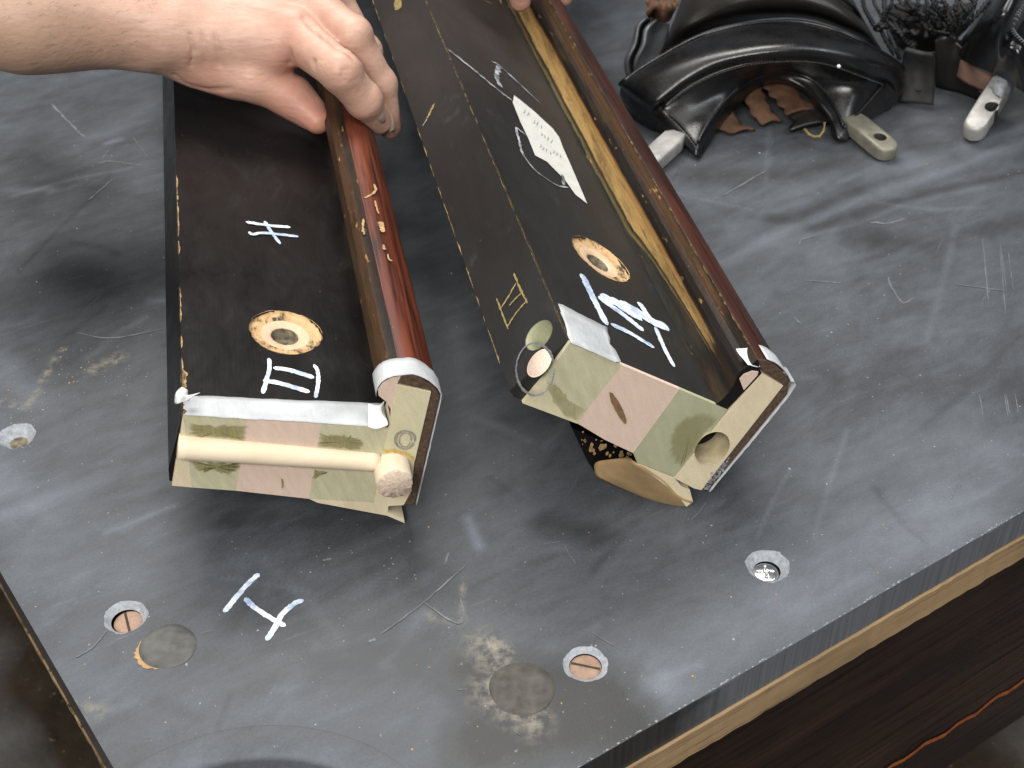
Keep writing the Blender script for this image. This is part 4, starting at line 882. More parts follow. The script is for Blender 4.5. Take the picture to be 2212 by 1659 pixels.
# ------------------------------------------------------------------ the person's arms: one continuous surface each
def smin(a, b, k):
    hh = np.clip(.5+.5*(b-a)/k, 0, 1); return b+(a-b)*hh-k*hh*(1-hh)
class Field:
    def __init__(s, lo, hi, vox):
        s.lo = np.array(lo); s.v = vox; s.n = np.ceil((np.array(hi)-s.lo)/vox).astype(int)+1
        s.ax = [s.lo[i]+vox*np.arange(s.n[i]) for i in range(3)]
    def new(s): return np.full(s.n, .2, dtype=np.float32)
    def box(s, pts, pad):
        pts = np.asarray(pts); a = np.floor((pts.min(0)-pad-s.lo)/s.v).astype(int); b = np.ceil((pts.max(0)+pad-s.lo)/s.v).astype(int)+1
        a = np.clip(a, 0, s.n); b = np.clip(b, 0, s.n); return tuple(slice(i, j) for i, j in zip(a, b))
    def cone(s, sl, p, q, r1, r2, flat=None):
        X = s.ax[0][sl[0]][:, None, None]; Y = s.ax[1][sl[1]][None, :, None]; Zz = s.ax[2][sl[2]][None, None, :]
        d = q-p; L2 = d@d+1e-12; dx, dy, dz = X-p[0], Y-p[1], Zz-p[2]
        t = np.clip((dx*d[0]+dy*d[1]+dz*d[2])/L2, 0, 1)
        ex, ey, ez = dx-t*d[0], dy-t*d[1], dz-t*d[2]
        if flat is not None:                       # squash along a direction: (unit vector, factor)
            n, k = flat; dn = ex*n[0]+ey*n[1]+ez*n[2]; return np.sqrt(ex*ex+ey*ey+ez*ez+dn*dn*(k*k-1))/(1+.25*(k-1))-(r1+(r2-r1)*t)
        return np.sqrt(ex*ex+ey*ey+ez*ez)-(r1+(r2-r1)*t)
    def add(s, D, p, q, r1, r2, k, flat=None):
        sl = s.box([p, q], max(r1, r2)*1.6+k*2+.004); c = s.cone(sl, np.asarray(p), np.asarray(q), r1, r2, flat).astype(np.float32); D[sl] = smin(D[sl], c, k)
    def cut(s, D, p, q, r, k):
        sl = s.box([p, q], r+k*2+.004); c = s.cone(sl, np.asarray(p), np.asarray(q), r, r).astype(np.float32); D[sl] = -smin(-D[sl], c, k)
    def chain(s, D, P, R, k, flat=None):
        for i in range(len(P)-1): s.add(D, P[i], P[i+1], R[i], R[i+1], k, flat)
    def surface(s, D):
        n = np.array(D.shape); inside = D < 0; acc = np.zeros(tuple(n-1)+(3,), dtype=np.float32); cnt = np.zeros(tuple(n-1), dtype=np.int16)
        for ax in range(3):
            o1, o2 = [a for a in range(3) if a != ax]
            A = [slice(None)]*3; B = [slice(None)]*3; A[ax] = slice(0, -1); B[ax] = slice(1, None)
            cr = inside[tuple(A)] != inside[tuple(B)]; I = np.argwhere(cr)
            d0 = D[tuple(A)][cr]; d1 = D[tuple(B)][cr]; t = d0/(d0-d1); P = I.astype(np.float32); P[:, ax] += t
            for u_ in (0, 1):
                for v_ in (0, 1):
                    J = I.copy(); J[:, o1] -= u_; J[:, o2] -= v_; ok = np.all((J >= 0) & (J < n-1), axis=1); Jk = J[ok]
                    np.add.at(acc, tuple(Jk.T), P[ok]); np.add.at(cnt, tuple(Jk.T), 1)
        idx = -np.ones(cnt.shape, dtype=np.int64); m = cnt > 0; idx[m] = np.arange(m.sum()); Vv = acc[m]/cnt[m][:, None]*s.v+s.lo; Fs = []
        for ax in range(3):
            o1, o2 = (ax+1) % 3, (ax+2) % 3
            A = [slice(None)]*3; B = [slice(None)]*3; A[ax] = slice(0, -1); B[ax] = slice(1, None)
            cr = inside[tuple(A)] != inside[tuple(B)]; I = np.argwhere(cr); sg = inside[tuple(A)][cr]
            ok = (I[:, o1] > 0) & (I[:, o2] > 0) & (I[:, o1] < n[o1]-1) & (I[:, o2] < n[o2]-1); I = I[ok]; sg = sg[ok]; c = []
            for u_, v_ in ((1, 1), (0, 1), (0, 0), (1, 0)):
                J = I.copy(); J[:, o1] -= u_; J[:, o2] -= v_; c.append(idx[tuple(J.T)])
            c = np.stack(c, axis=1); c = np.where(sg[:, None], c, c[:, ::-1]); Fs.append(c)
        return Vv, np.vstack(Fs)
def c1(x, y): return (x/2.4*1.0006, y/2.4)              # crop of the hand, 2.4 px per D px
def k5(x, y): return (518.4+x/4.8, y/4.8)
def H(x, y, z): return at(x, y, z)
person = thing('person', 'bare forearm and hand gripping the left rail, fingertips of the other hand behind', 'person', tuple(at(300, 60, .15)))
WR = H(370, 40, .150); FA = H(-330, 10, .185)
idxf = [H(640, 78, .146), H(736, 156, .139), H(786, 218, .116), H(820, 262, .095)]
midf = [H(664, 4, .158), H(762, 78, .147), H(822, 184, .112), H(842, 274, .083)]
rngf = [H(660, -62, .156), H(724, -6, .144), H(792, 112, .110), H(822, 236, .080)]
pkyf = [H(630, -130, .146), H(690, -66, .128), H(745, 30, .104), H(785, 130, .084)]
thb = [H(436, 128, .128), H(545, 172, .120), H(630, 210, .107), H(686, 261, .096)]
allp = np.array([WR, FA]+idxf+midf+rngf+pkyf+thb)
lo = allp.min(0)-.05; hi = allp.max(0)+.05; lo[0] = at(-130, 60, .17)[0]
fd = Field(lo, hi, .0014); D = fd.new()
# forearm: broad, slightly flattened, tapering to the wrist
fz = np.array([0, .35, .94]); fz /= np.linalg.norm(fz)
FM = FA*.45+WR*.55
fd.chain(D, [FA, FM, WR+(FM-WR)*.16, WR], [.0440, .0385, .0315, .0310], .02, (fz, 1.28))
fd.add(D, H(330, 108, .138), H(375, 120, .130), .010, .012, .014)     # radius end at the wrist
fd.add(D, FM+np.array([0, -.018, -.006]), WR+np.array([-.02, -.017, -.008]), .020, .013, .02)
fd.add(D, FM+np.array([0.02, .012, .016]), WR+np.array([-.02, .008, .012]), .010, .007, .014)
# palm: fan of metacarpals
palm = fd.new()
for mcp, r0, r1 in ((idxf[0], .0175, .0150), (midf[0], .0175, .0150), (rngf[0], .0165, .014), (pkyf[0], .0155, .013)):
    off = (mcp-H(650, -20, .15))*.45
    fd.add(palm, WR+off*.9+np.array([.004, 0, 0]), mcp, r0, r1, .012)
D = smin(D, palm, .016)
# first dorsal muscle and thumb root
mus = fd.new()
fd.add(mus, H(440, 84, .140), H(590, 112, .136), .022, .0155, .01)
fd.add(mus, H(420, 118, .130), H(505, 158, .122), .020, .0165, .012)
fd.add(mus, H(505, 120, .130), H(575, 122, .132), .019, .014, .012)
D = smin(D, mus, .010)
# tendons over the back of the hand
for mcp in (idxf[0], midf[0], rngf[0]):
    up = np.array([0, -.1, 1.0]); a = WR+np.array([.015, 0, .0]); fd.add(D, a*.75+mcp*.25+up*.0135, mcp+up*.0125, .0035, .0045, .009)
def finger(P, R, kn):
    G = fd.new(); fd.chain(G, P, R, .004)
    for i, s_ in kn:                                 # knuckle swellings
        up = np.array([.45, -.1, .88]); fd.add(G, P[i]+up*R[i]*.2, P[i]+up*R[i]*.2+np.array([1e-4, 0, 0]), R[i]*s_, R[i]*s_, .005)
    return G
fing = finger(idxf, [.0155, .0130, .0114, .0088], [(1, .84), (2, .8)])
g2 = finger(midf, [.0152, .0122, .0105, .0082], [(1, .84), (2, .8)]); fing = smin(fing, g2, .0016)
g3 = finger(rngf, [.0142, .0114, .0100, .0080], [(1, .92), (2, .86)]); fing = smin(fing, g3, .0016)
g4 = finger(pkyf, [.0125, .0100, .0088, .0072], [(1, .9)]); fing = smin(fing, g4, .0016)
D = smin(D, fing, .007)
# fleshy webs at the base of the index finger (rounded folds seen from the thumb side)
fd.add(D, H(655, 118, .129), H(668, 122, .128), .0095, .0095, .004)
tg = fd.new(); fd.chain(tg, thb, [.0190, .0140, .0135, .0088], .005); fd.add(tg, H(640, 214, .103), H(668, 240, .097), .0122, .0112, .006)
D = smin(D, tg, .006)
# creases
def crease(P, r=.0011, k=.0022):
    for a, b in zip(P[:-1], P[1:]): fd.cut(D, a, b, r, k)
gx = None
def surf_pt(x, y, z0=.2):
    """first surface point along the view ray, from the field"""
    r = ray(x, y); r = r/np.linalg.norm(r); t = (z0-CH)/r[2]
    for _ in range(420):
        p = CAMP+r*t; i = np.round((p-fd.lo)/fd.v).astype(int)
        if np.all(i >= 0) and np.all(i < fd.n):
            d = D[tuple(i)]
            if d < .0003: return p
            t += max(.0004, min(float(d)*.5, .01))
        else: t += .001
    return None
def screase(pts, r=.0011, k=.0022):
    Q = [surf_pt(*p) for p in pts]; Q = [q for q in Q if q is not None]
    if len(Q) > 1: crease(Q, r, k)
screase([k5(515, 545), k5(525, 600), k5(520, 665)], .0016, .002)
screase([k5(770, 640), k5(755, 690)], .0014, .002)
screase([k5(670, 180), k5(760, 280), k5(880, 370), k5(1010, 480), k5(1180, 590)], .0012, .004)
for dx in (0, 22, 44): screase([c1(985+dx*3, 180), c1(1000+dx*3, 260), c1(990+dx*3.4, 340)], .0005, .0022)
screase([c1(905, 390), c1(960, 440), c1(1060, 465), c1(1200, 460)], .0006, .003)
for dx in range(4): screase([k5(1150+dx*30, 560+dx*22), k5(1200+dx*25, 520+dx*20)], .0004, .0018)
for dx in range(3): screase([k5(1020+dx*18, 850-dx*60), k5(1090+dx*18, 830-dx*60)], .0004, .002)
NA = {}
for nm, px, r_ in (('idx', k5(1482, 1195), .0052), ('mid', k5(1588, 1270), .0050)):
    NA[nm] = surf_pt(*px)
Vh, Fh = fd.surface(D)
def taubin(Vv, Ff, it=4):
    E_ = np.vstack([Ff[:, [0, 1]], Ff[:, [1, 2]], Ff[:, [2, 3]], Ff[:, [3, 0]]]); n = len(Vv); deg = np.bincount(E_.ravel(), minlength=n)[:, None]+1e-9
    for k in range(it):
        for lam in (.5, -.52):
            s1 = np.zeros_like(Vv)
            for c in range(3): s1[:, c] = np.bincount(E_[:, 0], Vv[E_[:, 1], c], n)+np.bincount(E_[:, 1], Vv[E_[:, 0], c], n)
            Vv = Vv+lam*(s1/deg-Vv)
    return Vv
Vh = taubin(Vh.astype(np.float64), Fh, 3)
red = np.zeros((len(Vh), 3), dtype=np.float32)
for p, r_, a_ in ((thb[3], .030, .75), (thb[2], .030, .65), (thb[1], .028, .35), (idxf[0]+np.array([0, -.01, -.01]), .028, .5), (idxf[1], .018, .25), (idxf[2], .015, .3), (midf[1], .018, .2), (idxf[3], .014, .3), (midf[3], .016, .5), (H(455, 170, .12), .03, .4), (H(625, 60, .16), .03, .25)):
    red[:, 0] = np.maximum(red[:, 0], a_*np.clip(1.15-np.linalg.norm(Vh-p, axis=1)/r_, 0, 1))
red[:, 1] = np.clip((WR[0]-.005-Vh[:, 0])/.07, 0, .7)
po = np.array(person.location)
arm = npmesh('arm', Vh-po, Fh, mat=M['skin'], parent=person, smooth=True); A_ = arm.data.attributes.new('red', 'FLOAT_VECTOR', 'POINT'); A_.data.foreach_set('vector', red.ravel())
def nail(P, dirv, up, L, Wd, par):
    """a curved plate bedded in the fingertip"""
    d = np.asarray(dirv)/np.linalg.norm(dirv); u_ = np.asarray(up)-d*(np.asarray(up)@d); u_ /= np.linalg.norm(u_); s_ = np.cross(d, u_); vs = []; n, m = 9, 9
    for i in range(n):
        for j in range(m):
            a = -1+2*i/(n-1); b = -1+2*j/(m-1); wv = 1-.25*max(0, a)**2-.35*max(0, -a)**4
            vs.append(P+d*a*L-u_*.0012*a*a+s_*b*Wd*wv+u_*(.0008-.0022*b*b)-po)
    o = mesh('finger_nail', vs, gridfaces(n, m), M['nail'], par, True); md = o.modifiers.new('t', 'SOLIDIFY'); md.thickness = .0005; return o
cdir = CAMP-idxf[3]; cdir /= np.linalg.norm(cdir)
if NA['idx'] is not None: nail(NA['idx']-ray(*k5(1482, 1195))/3000*.0, idxf[3]-idxf[2], cdir*.62+np.array([.85, .1, .1]), .0062, .0042, arm)
if NA['mid'] is not None: nail(NA['mid'], midf[3]-midf[2], cdir*.45+np.array([.9, .1, .1]), .0060, .0036, arm)
# fine hairs on the forearm
items = []
for k in range(90):
    q = surf_pt(rng.uniform(0, 330), rng.uniform(0, 120))
    if q is None: continue
    a = rng.normal(.9, .5); L = rng.uniform(.003, .008); d = np.array([math.cos(a)*.9, -math.sin(a)*.5, .1]); P = [q-po, q-po+d*L*.5+np.array([0, 0, .0012]), q-po+d*L+np.array([0, 0, .0006])]
    items.append(tube_data(P, [.00007, .00006, .00002], 3))
v, f = join_data(items); o = mesh('arm_hair', v, f, M['hair'], arm); o['kind'] = 'stuff'
# the other hand, only its fingertips come into the frame from behind the right rail
hb = [H(1118, -60, .148)]
def tipset(x, y, z, dx): return [H(x+dx*2.2, y-330, z+.045), H(x+dx, y-180, z+.045), H(x+dx*.4, y-78, z+.030), H(x, y, z)]
fgs = [tipset(1124, 2, .118, -22), tipset(1216, -6, .092, 10)]
fgs.append([p+np.array([.022, .034, .004]) for p in fgs[1]]); fgs.append([p+np.array([-.024, .045, .006]) for p in fgs[0]])
ap = np.vstack(fgs); lo = ap.min(0)-.03; hi = ap.max(0)+.05
f2 = Field(lo, hi+np.array([0, .08, .02]), .002); D2_ = f2.new()
pc = np.mean([q[0] for q in fgs], axis=0)
for q in fgs: f2.chain(D2_, q, [.0135, .0115, .0100, .0078], .003)
f2.add(D2_, pc, pc+np.array([.0, .07, .01]), .034, .032, .02, (np.array([0, .2, .97]), 1.8))
Vh, Fh = f2.surface(D2_); arm2 = npmesh('hand', Vh-po, Fh, mat=M['skin'], parent=person, smooth=True)
r2_ = np.zeros((len(Vh), 3), dtype=np.float32); r2_[:, 0] = .3; A_ = arm2.data.attributes.new('red', 'FLOAT_VECTOR', 'POINT'); A_.data.foreach_set('vector', r2_.ravel())
# ------------------------------------------------------------------ leather pocket lying behind the right rail
def c6(x, y): return (1267.3+x/2.3415, y/2.3415)
def q6(x, y, z): return at(*c6(x, y), z)
def g6(x, y): return (1267.3+x/4.8, y/4.8)             # crop 2200..3000
def h6(x, y): return (1751.2+x/4.8, y/4.8)             # crop 3040..3840
pk = thing('leather_pocket', 'glossy black leather horseshoe pocket with stitched panel, two iron lugs and torn flap', 'pocket', tuple(q6(800, 500, 0)))
pko = np.array(pk.location)
def rowz(pts, zs):
    n = len(pts); z = np.interp(np.linspace(0, 1, n), np.linspace(0, 1, len(zs)), zs); return [q6(x, y, zz)-pko for (x, y), zz in zip(pts, z)]
r0 = rowz([(575, 800), (610, 745), (690, 620), (760, 545), (830, 475), (910, 428), (1000, 424), (1085, 462), (1160, 540), (1215, 610), (1250, 700), (1300, 722)], [.002, .006, .016, .026, .034, .038, .038, .034, .026, .016, .006, .002])
r1 = rowz([(566, 795), (585, 735), (660, 625), (725, 530), (800, 460), (900, 413), (1000, 408), (1100, 448), (1180, 525), (1232, 600), (1268, 690), (1302, 715)], [.006, .012, .024, .036, .044, .049, .049, .044, .036, .024, .012, .006])
r2 = rowz([(540, 770), (556, 735), (610, 635), (690, 530), (800, 432), (900, 387), (1020, 372), (1120, 400), (1200, 470), (1260, 560), (1300, 650), (1330, 690)], [.010, .017, .028, .040, .050, .056, .056, .050, .041, .029, .017, .009])
r25 = rowz([(455, 690), (480, 640), (560, 540), (670, 450), (800, 380), (930, 345), (1060, 338), (1170, 362), (1275, 420), (1350, 500), (1390, 560), (1430, 600)], [.014, .022, .034, .046, .056, .062, .062, .056, .046, .034, .022, .012])
r3 = rowz([(350, 590), (385, 550), (500, 455), (640, 380), (800, 330), (950, 311), (1100, 308), (1220, 326), (1350, 370), (1440, 405), (1500, 432), (1545, 500)], [.020, .028, .042, .055, .064, .069, .069, .064, .055, .044, .030, .018])
r35 = rowz([(315, 560), (340, 525), (470, 425), (620, 340), (790, 292), (950, 272), (1110, 270), (1240, 292), (1370, 335), (1460, 372), (1540, 410), (1580, 470)], [.022, .033, .048, .061, .070, .074, .074, .070, .061, .049, .034, .020])
r4 = rowz([(230, 500), (255, 455), (400, 355), (590, 275), (780, 232), (960, 214), (1130, 214), (1280, 240), (1410, 285), (1510, 325), (1575, 370), (1605, 430)], [.022, .034, .050, .063, .071, .075, .075, .071, .063, .051, .036, .022])
r45 = rowz([(185, 455), (205, 425), (370, 320), (560, 225), (760, 170), (960, 150), (1120, 152), (1270, 185), (1400, 232), (1510, 285), (1590, 345), (1608, 400)], [.021, .032, .047, .059, .067, .070, .070, .067, .059, .048, .034, .021])
r5 = rowz([(172, 440), (185, 412), (370, 292), (560, 192), (760, 136), (960, 112), (1110, 118), (1255, 155), (1385, 212), (1500, 272), (1590, 335), (1605, 385)], [.020, .030, .045, .057, .065, .068, .068, .065, .057, .046, .032, .020])
r6 = rowz([(190, 440), (215, 405), (390, 280), (570, 178), (765, 122), (960, 98), (1110, 104), (1250, 142), (1380, 200), (1490, 260), (1575, 325), (1590, 375)], [.014, .022, .036, .047, .055, .058, .058, .055, .047, .036, .024, .014])
def zsc(r, k):
    out = []
    for p in r:
        P = np.array(p)+pko; d = CAMP-P; z = P[2]*k; out.append(P+d*((z-P[2])/d[2])-pko)
    return out
r0, r1, r2, r25, r3, r35, r4, r45 = zsc(r0, .55), zsc(r1, .60), zsc(r2, .64), zsc(r25, .77), zsc(r3, .91), zsc(r35, .985), zsc(r4, 1.04), zsc(r45, 1.045)
rows = [r0, r1, r2, r25, r3, r35, r4, r45, r5, r6]
shield = loft('shield', rows, 90, 64, M['leather'], pk)
# end flanks down to the slate
for nm, s_ in (('flank', 0), ('flank', -1)):
    top = [r[s_] for r in rows[1:9]]; bot = [np.array([p[0]*(1)+(.004 if s_ == 0 else -.004), p[1]+.006, .0006]) for p in top]; mid = [(a+b)/2+np.array([-.002 if s_ == 0 else .002, 0, 0]) for a, b in zip(top, bot)]
    loft(nm, [top, mid, bot], 24, 8, M['leather'], pk)
pip = []
def sub(r, a, b): return crom(np.array(r), 120)[int(a*119):int(b*119)+1]
lift = np.array([0, -.0006, .0012])
for r_, nm in ((r2, 'piping'), (r3, 'piping')):
    tube(nm, sub(r_, .055, .95)+lift, .0011, M['leather'], pk, 8)
tube('piping', crom(np.array([r3[1]+lift, r25[1]+lift, r2[1]+lift]), 20), .0011, M['leather'], pk); tube('piping', crom(np.array([r3[10]+lift, r25[10]+lift, r2[10]+lift]), 20), .0011, M['leather'], pk)
tube('rim_cord', sub(r5, .03, .97)+np.array([0, -.0004, .0008]), .0014, M['leather_gloss'], pk, 8)
items = []
for r_, off in ((r3, np.array([0, -.0018, .0004])), (r2, np.array([0, .0006, .0021])), (r3, np.array([0, .0008, .0021]))):
    P = crom(np.array(r_), 400)[24:376]; d = np.r_[0, np.cumsum(np.linalg.norm(np.diff(P, axis=0), axis=1))]
    for s_ in np.arange(0, d[-1], .0021):
        p = np.array([np.interp(s_, d, P[:, c]) for c in range(3)])+off; q = np.array([np.interp(s_+.0013, d, P[:, c]) for c in range(3)])+off
        items.append(tube_data([p, (p+q)/2+np.array([0, -.0001, .0002]), q], .00032, 4))
v, f = join_data(items); o = mesh('stitching', v, f, M['thread'], pk); o['kind'] = 'stuff'
bead = at(*c6(1275, 334), .069)-pko
V_, F_ = tube_data([bead+np.array([0, 0, -.0012]), bead+np.array([0, -.0004, 0]), bead+np.array([0, -.0008, .0012])], [.0010, .0016, .0008], 8); mesh('white_speck', V_, F_, M['tape_white'], pk, True)
# drum of the pocket behind the shield
dr = [rowz([(300, 380), (420, 250), (600, 160), (780, 115), (960, 92), (1120, 98), (1260, 138), (1390, 196), (1480, 250), (1560, 320)], [.004, .03, .045, .052, .055, .055, .052, .045, .03, .004]),
      rowz([(350, 290), (450, 160), (620, 80), (790, 40), (960, 30), (1110, 40), (1250, 80), (1370, 140), (1440, 190), (1500, 260)], [.004, .05, .068, .078, .082, .082, .078, .068, .05, .004]),
      rowz([(420, 150), (490, 30), (640, -20), (800, -55), (960, -65), (1100, -60), (1230, -20), (1330, 40), (1400, 110), (1450, 180)], [.004, .055, .078, .09, .095, .095, .09, .078, .055, .004]),
      rowz([(470, 20), (520, -90), (660, -140), (810, -170), (960, -180), (1090, -175), (1210, -140), (1300, -80), (1350, 0), (1390, 80)], [.004, .05, .072, .085, .09, .09, .085, .072, .05, .004])]
loft('drum', dr, 60, 40, M['leather_brown'], pk)
tube('drum_cord', np.array(rowz([(1265, -10), (1310, 15), (1345, 45), (1375, 85), (1395, 125)], [.088, .084, .076, .066, .050]))+np.array([0, -.001, .002]), .0015, M['leather_gloss'], pk)
# torn side flap on the left
def gz(pts, zs): return [at(*g6(x, y), z)-pko for (x, y), z in zip(pts, zs)]
fl_ = [gz([(430, 850), (395, 650), (470, 450), (520, 270), (605, 182)], [.012, .030, .044, .056, .062]), gz([(462, 840), (430, 640), (510, 450), (545, 270), (625, 188)], [.016, .036, .050, .062, .066]),
       gz([(490, 830), (480, 640), (545, 470), (575, 300), (670, 200)], [.010, .022, .034, .046, .056]), gz([(515, 815), (510, 640), (590, 470), (620, 310), (720, 205)], [.018, .040, .054, .064, .068]),
       gz([(570, 790), (600, 640), (660, 480), (700, 330), (770, 215)], [.014, .024, .036, .048, .056]), gz([(700, 720), (740, 600), (800, 480), (840, 350), (860, 240)], [.016, .022, .030, .040, .050])]
loft('torn_flap', fl_, 30, 40, M['flap'], pk, .0012)
tb = [[(615, 10), (640, 60), (620, 150), (660, 190)], [(690, -10), (720, 50), (700, 110), (680, 180)], [(760, -20), (790, 60), (790, 150), (800, 225)], [(850, -10), (860, 60), (880, 130), (850, 210)], [(950, 0), (940, 60), (900, 120), (870, 180)]]
loft('torn_lining', [gz(r, [.082-.010*(i % 2), .078+.004*(i % 2), .072, .064-.008*(i % 2)]) for i, r in enumerate(tb)], 18, 30, M['suede'], pk, .002)
# lining straps seen through the arch
def strap(pts, zs, wd, mat, name='lining_strap', par=None, base=None, f=c6):
    b0 = pko if base is None else base
    P = crom(np.array([at(*f(x, y), z*.42)-b0 for (x, y), z in zip(pts, zs)]), 26); B = np.array([1, .35, 0]); B = B/np.linalg.norm(B); rows_ = []
    for t in np.linspace(-1, 1, 5): rows_.append([p+B*wd/2*t*(1+.12*math.sin(i*.9+t))+np.array([0, 0, .0025*(1-t*t)]) for i, p in enumerate(P)])
    return loft(name, rows_, 26, 9, mat, par or pk, .0022)
strap([(720, 490), (690, 570), (720, 640), (800, 668)], [.040, .026, .010, .006], .020, M['suede']); strap([(830, 440), (860, 520), (890, 580), (940, 625)], [.044, .034, .022, .012], .017, M['suede'])
strap([(950, 410), (990, 455), (1040, 510), (1090, 570)], [.040, .036, .030, .024], .026, M['suede'])
strap([(1120, 420), (1140, 500), (1150, 560), (1150, 640)], [.036, .030, .020, .012], .040, M['leather_brown'], 'inner_leather')
tube('wire_loop', np.array([at(*c6(x, y), z)-pko for x, y, z in [(1090, 665, .006), (1105, 655, .010), (1125, 680, .010), (1150, 692, .010), (1180, 690, .012), (1200, 660, .016), (1202, 620, .022)]]), .0011, M['gold_chip'], pk, 6)
# backing of the drum that darkens the view through the arch
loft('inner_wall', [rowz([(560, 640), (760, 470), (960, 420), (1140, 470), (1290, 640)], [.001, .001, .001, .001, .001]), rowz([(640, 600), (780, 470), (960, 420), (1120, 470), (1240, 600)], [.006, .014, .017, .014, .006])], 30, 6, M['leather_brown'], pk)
def lug(name, p0, p1, wd, th_, hc, hr, zc, mat, par, base, tilt0=0.0, tip=1.0):
    """iron lug: bar with rounded end and a through hole; p0, p1, hc are points at mid height"""
    p0, p1, hc = np.asarray(p0), np.asarray(p1), np.asarray(hc); d = p1-p0; L = np.linalg.norm(d); d = d/L; s_ = np.cross(d, [0, 0, 1.0]); s_ /= np.linalg.norm(s_); u_ = np.cross(s_, d); n = 64
    hu, hv = (hc-p0)@d, (hc-p0)@s_; out_ = []
    for k in range(n):
        a = 2*math.pi*k/n; ca, sa = math.cos(a), math.sin(a); lo_, hi_ = 0, .2
        for _ in range(30):
            m_ = (lo_+hi_)/2; x, y = hu+ca*m_, hv+sa*m_; xr = L-wd/2
            ins = x > 0 and abs(y) < wd/2*(1-.0*x) and (x < xr or (x-xr)**2+y*y < (wd/2)**2)
            lo_, hi_ = (m_, hi_) if ins else (lo_, m_)
        out_.append((hu+ca*lo_, hv+sa*lo_, hu+ca*hr, hv+sa*hr))
    vs = []
    prof = [(1, 0, -.5), (1, .0, -.3), (1, 0, .25), (.94, .06, .44), (.84, .16, .5), (.08, .92, .5), (0, 1, .46), (0, 1, -.5)]
    for a_, b_, zz in prof:
        for (x, y, xh, yh) in out_: vs.append(p0+d*(x*a_+xh*b_)+s_*(y*a_+yh*b_)+u_*zz*th_-base)
    fs = gridfaces(len(prof), n, True); fm_ = [0 if i//n < 6 else 1 for i in range(len(fs))]
    o = mesh(name, vs, fs, None, par, True, None, [mat, M['hole_black']], fm_); return o
lug('iron_lug', at(*c6(1330, 600), .012), at(*c6(1545, 782), .0065), .0195, .010, at(*c6(1476, 722), .0075), .0050, 0, M['iron_dark'], pk, pko)
lug('iron_lug', at(*c6(470, 680), .010), at(*c6(250, 880), .0065), .0185, .010, at(*c6(290, 850), .007), .0045, 0, M['iron'], pk, pko)
# ------------------------------------------------------------------ second pocket at the right edge
pk2 = thing('leather_pocket', 'second black leather pocket at the right frame edge, on edge, one pale iron lug below', 'pocket', tuple(at(*h6(1900, 600), 0))); b2 = np.array(pk2.location)
def hz(pts, zs): return [at(*h6(x, y), z)-b2 for (x, y), z in zip(pts, zs)]
rr_ = [hz([(1870, -60), (1700, 200), (1570, 400), (1475, 500)], [.050, .048, .044, .036]), hz([(1930, -60), (1760, 190), (1640, 380), (1540, 570)], [.094, .080, .062, .040]), hz([(2020, -60), (1850, 190), (1740, 370), (1640, 660)], [.112, .096, .074, .042]),
       hz([(2120, -60), (1980, 190), (1880, 400), (1850, 750)], [.116, .102, .080, .042]), hz([(2215, -60), (2080, 240), (1990, 470), (1990, 810)], [.110, .096, .076, .040]), hz([(2330, -40), (2230, 330), (2180, 560), (2150, 920)], [.080, .078, .070, .040]),
       hz([(2460, 20), (2420, 400), (2400, 680), (2330, 1040)], [.066, .060, .054, .034]), hz([(2560, 200), (2560, 500), (2560, 780), (2480, 1100)], [.030, .028, .024, .010])]
loft('shield', rr_, 40, 60, M['leather_gloss'], pk2)
items = []
for P, w_ in (([(2190, 60), (2130, 200), (2060, 320)], 9), ([(2075, 320), (2130, 400), (2215, 480), (2300, 560)], 12)):
    Q = crom(np.array([at(*h6(x, y), .098-.012*(y > 300))-b2 for x, y in P]), w_)
    for p in Q: items.append(tube_data([p+np.array([-.0016, .0012, .0022]), p+np.array([0, 0, .0034]), p+np.array([.0016, -.0012, .0022])], .0005, 5))
v, f = join_data(items); o = mesh('stitching', v, f, M['thread'], pk2); o['kind'] = 'stuff'
loft('lining', [hz([(1470, 510), (1560, 610), (1645, 660), (1760, 735), (1895, 775)], [.034, .036, .036, .036, .034]), hz([(1480, 600), (1560, 690), (1660, 740), (1760, 800), (1870, 840)], [.026, .030, .030, .030, .028]), hz([(1490, 745), (1530, 800), (1600, 850), (1700, 900), (1800, 950)], [.016, .018, .018, .018, .016])], 24, 10, M['suede_pale'], pk2, .002)
lug('iron_lug', at(*h6(2010, 830), .030), at(*h6(1655, 1395), .009), .0175, .013, at(*h6(1872, 1160), .0185), .0054, 0, M['iron'], pk2, b2)
items = []
loft('lug_collar', [hz([(1890, 800), (1960, 790), (2040, 830), (2090, 900)], [.036, .038, .038, .030]), hz([(1860, 880), (1930, 870), (2010, 900), (2060, 960)], [.033, .037, .036, .028]), hz([(1850, 940), (1910, 970), (1980, 1010), (2035, 1010)], [.026, .030, .029, .022])], 16, 12, M['chip_grey'], pk2)
loft('back_leather', [hz([(1290, 420), (1400, 380), (1500, 420), (1600, 520)], [.05, .055, .05, .045]), hz([(1290, 650), (1400, 640), (1500, 680), (1640, 760)], [.028, .03, .028, .026]), hz([(1300, 890), (1420, 930), (1560, 960), (1800, 1060)], [.001, .001, .001, .001])], 20, 14, M['leather_brown'], pk2, .002)
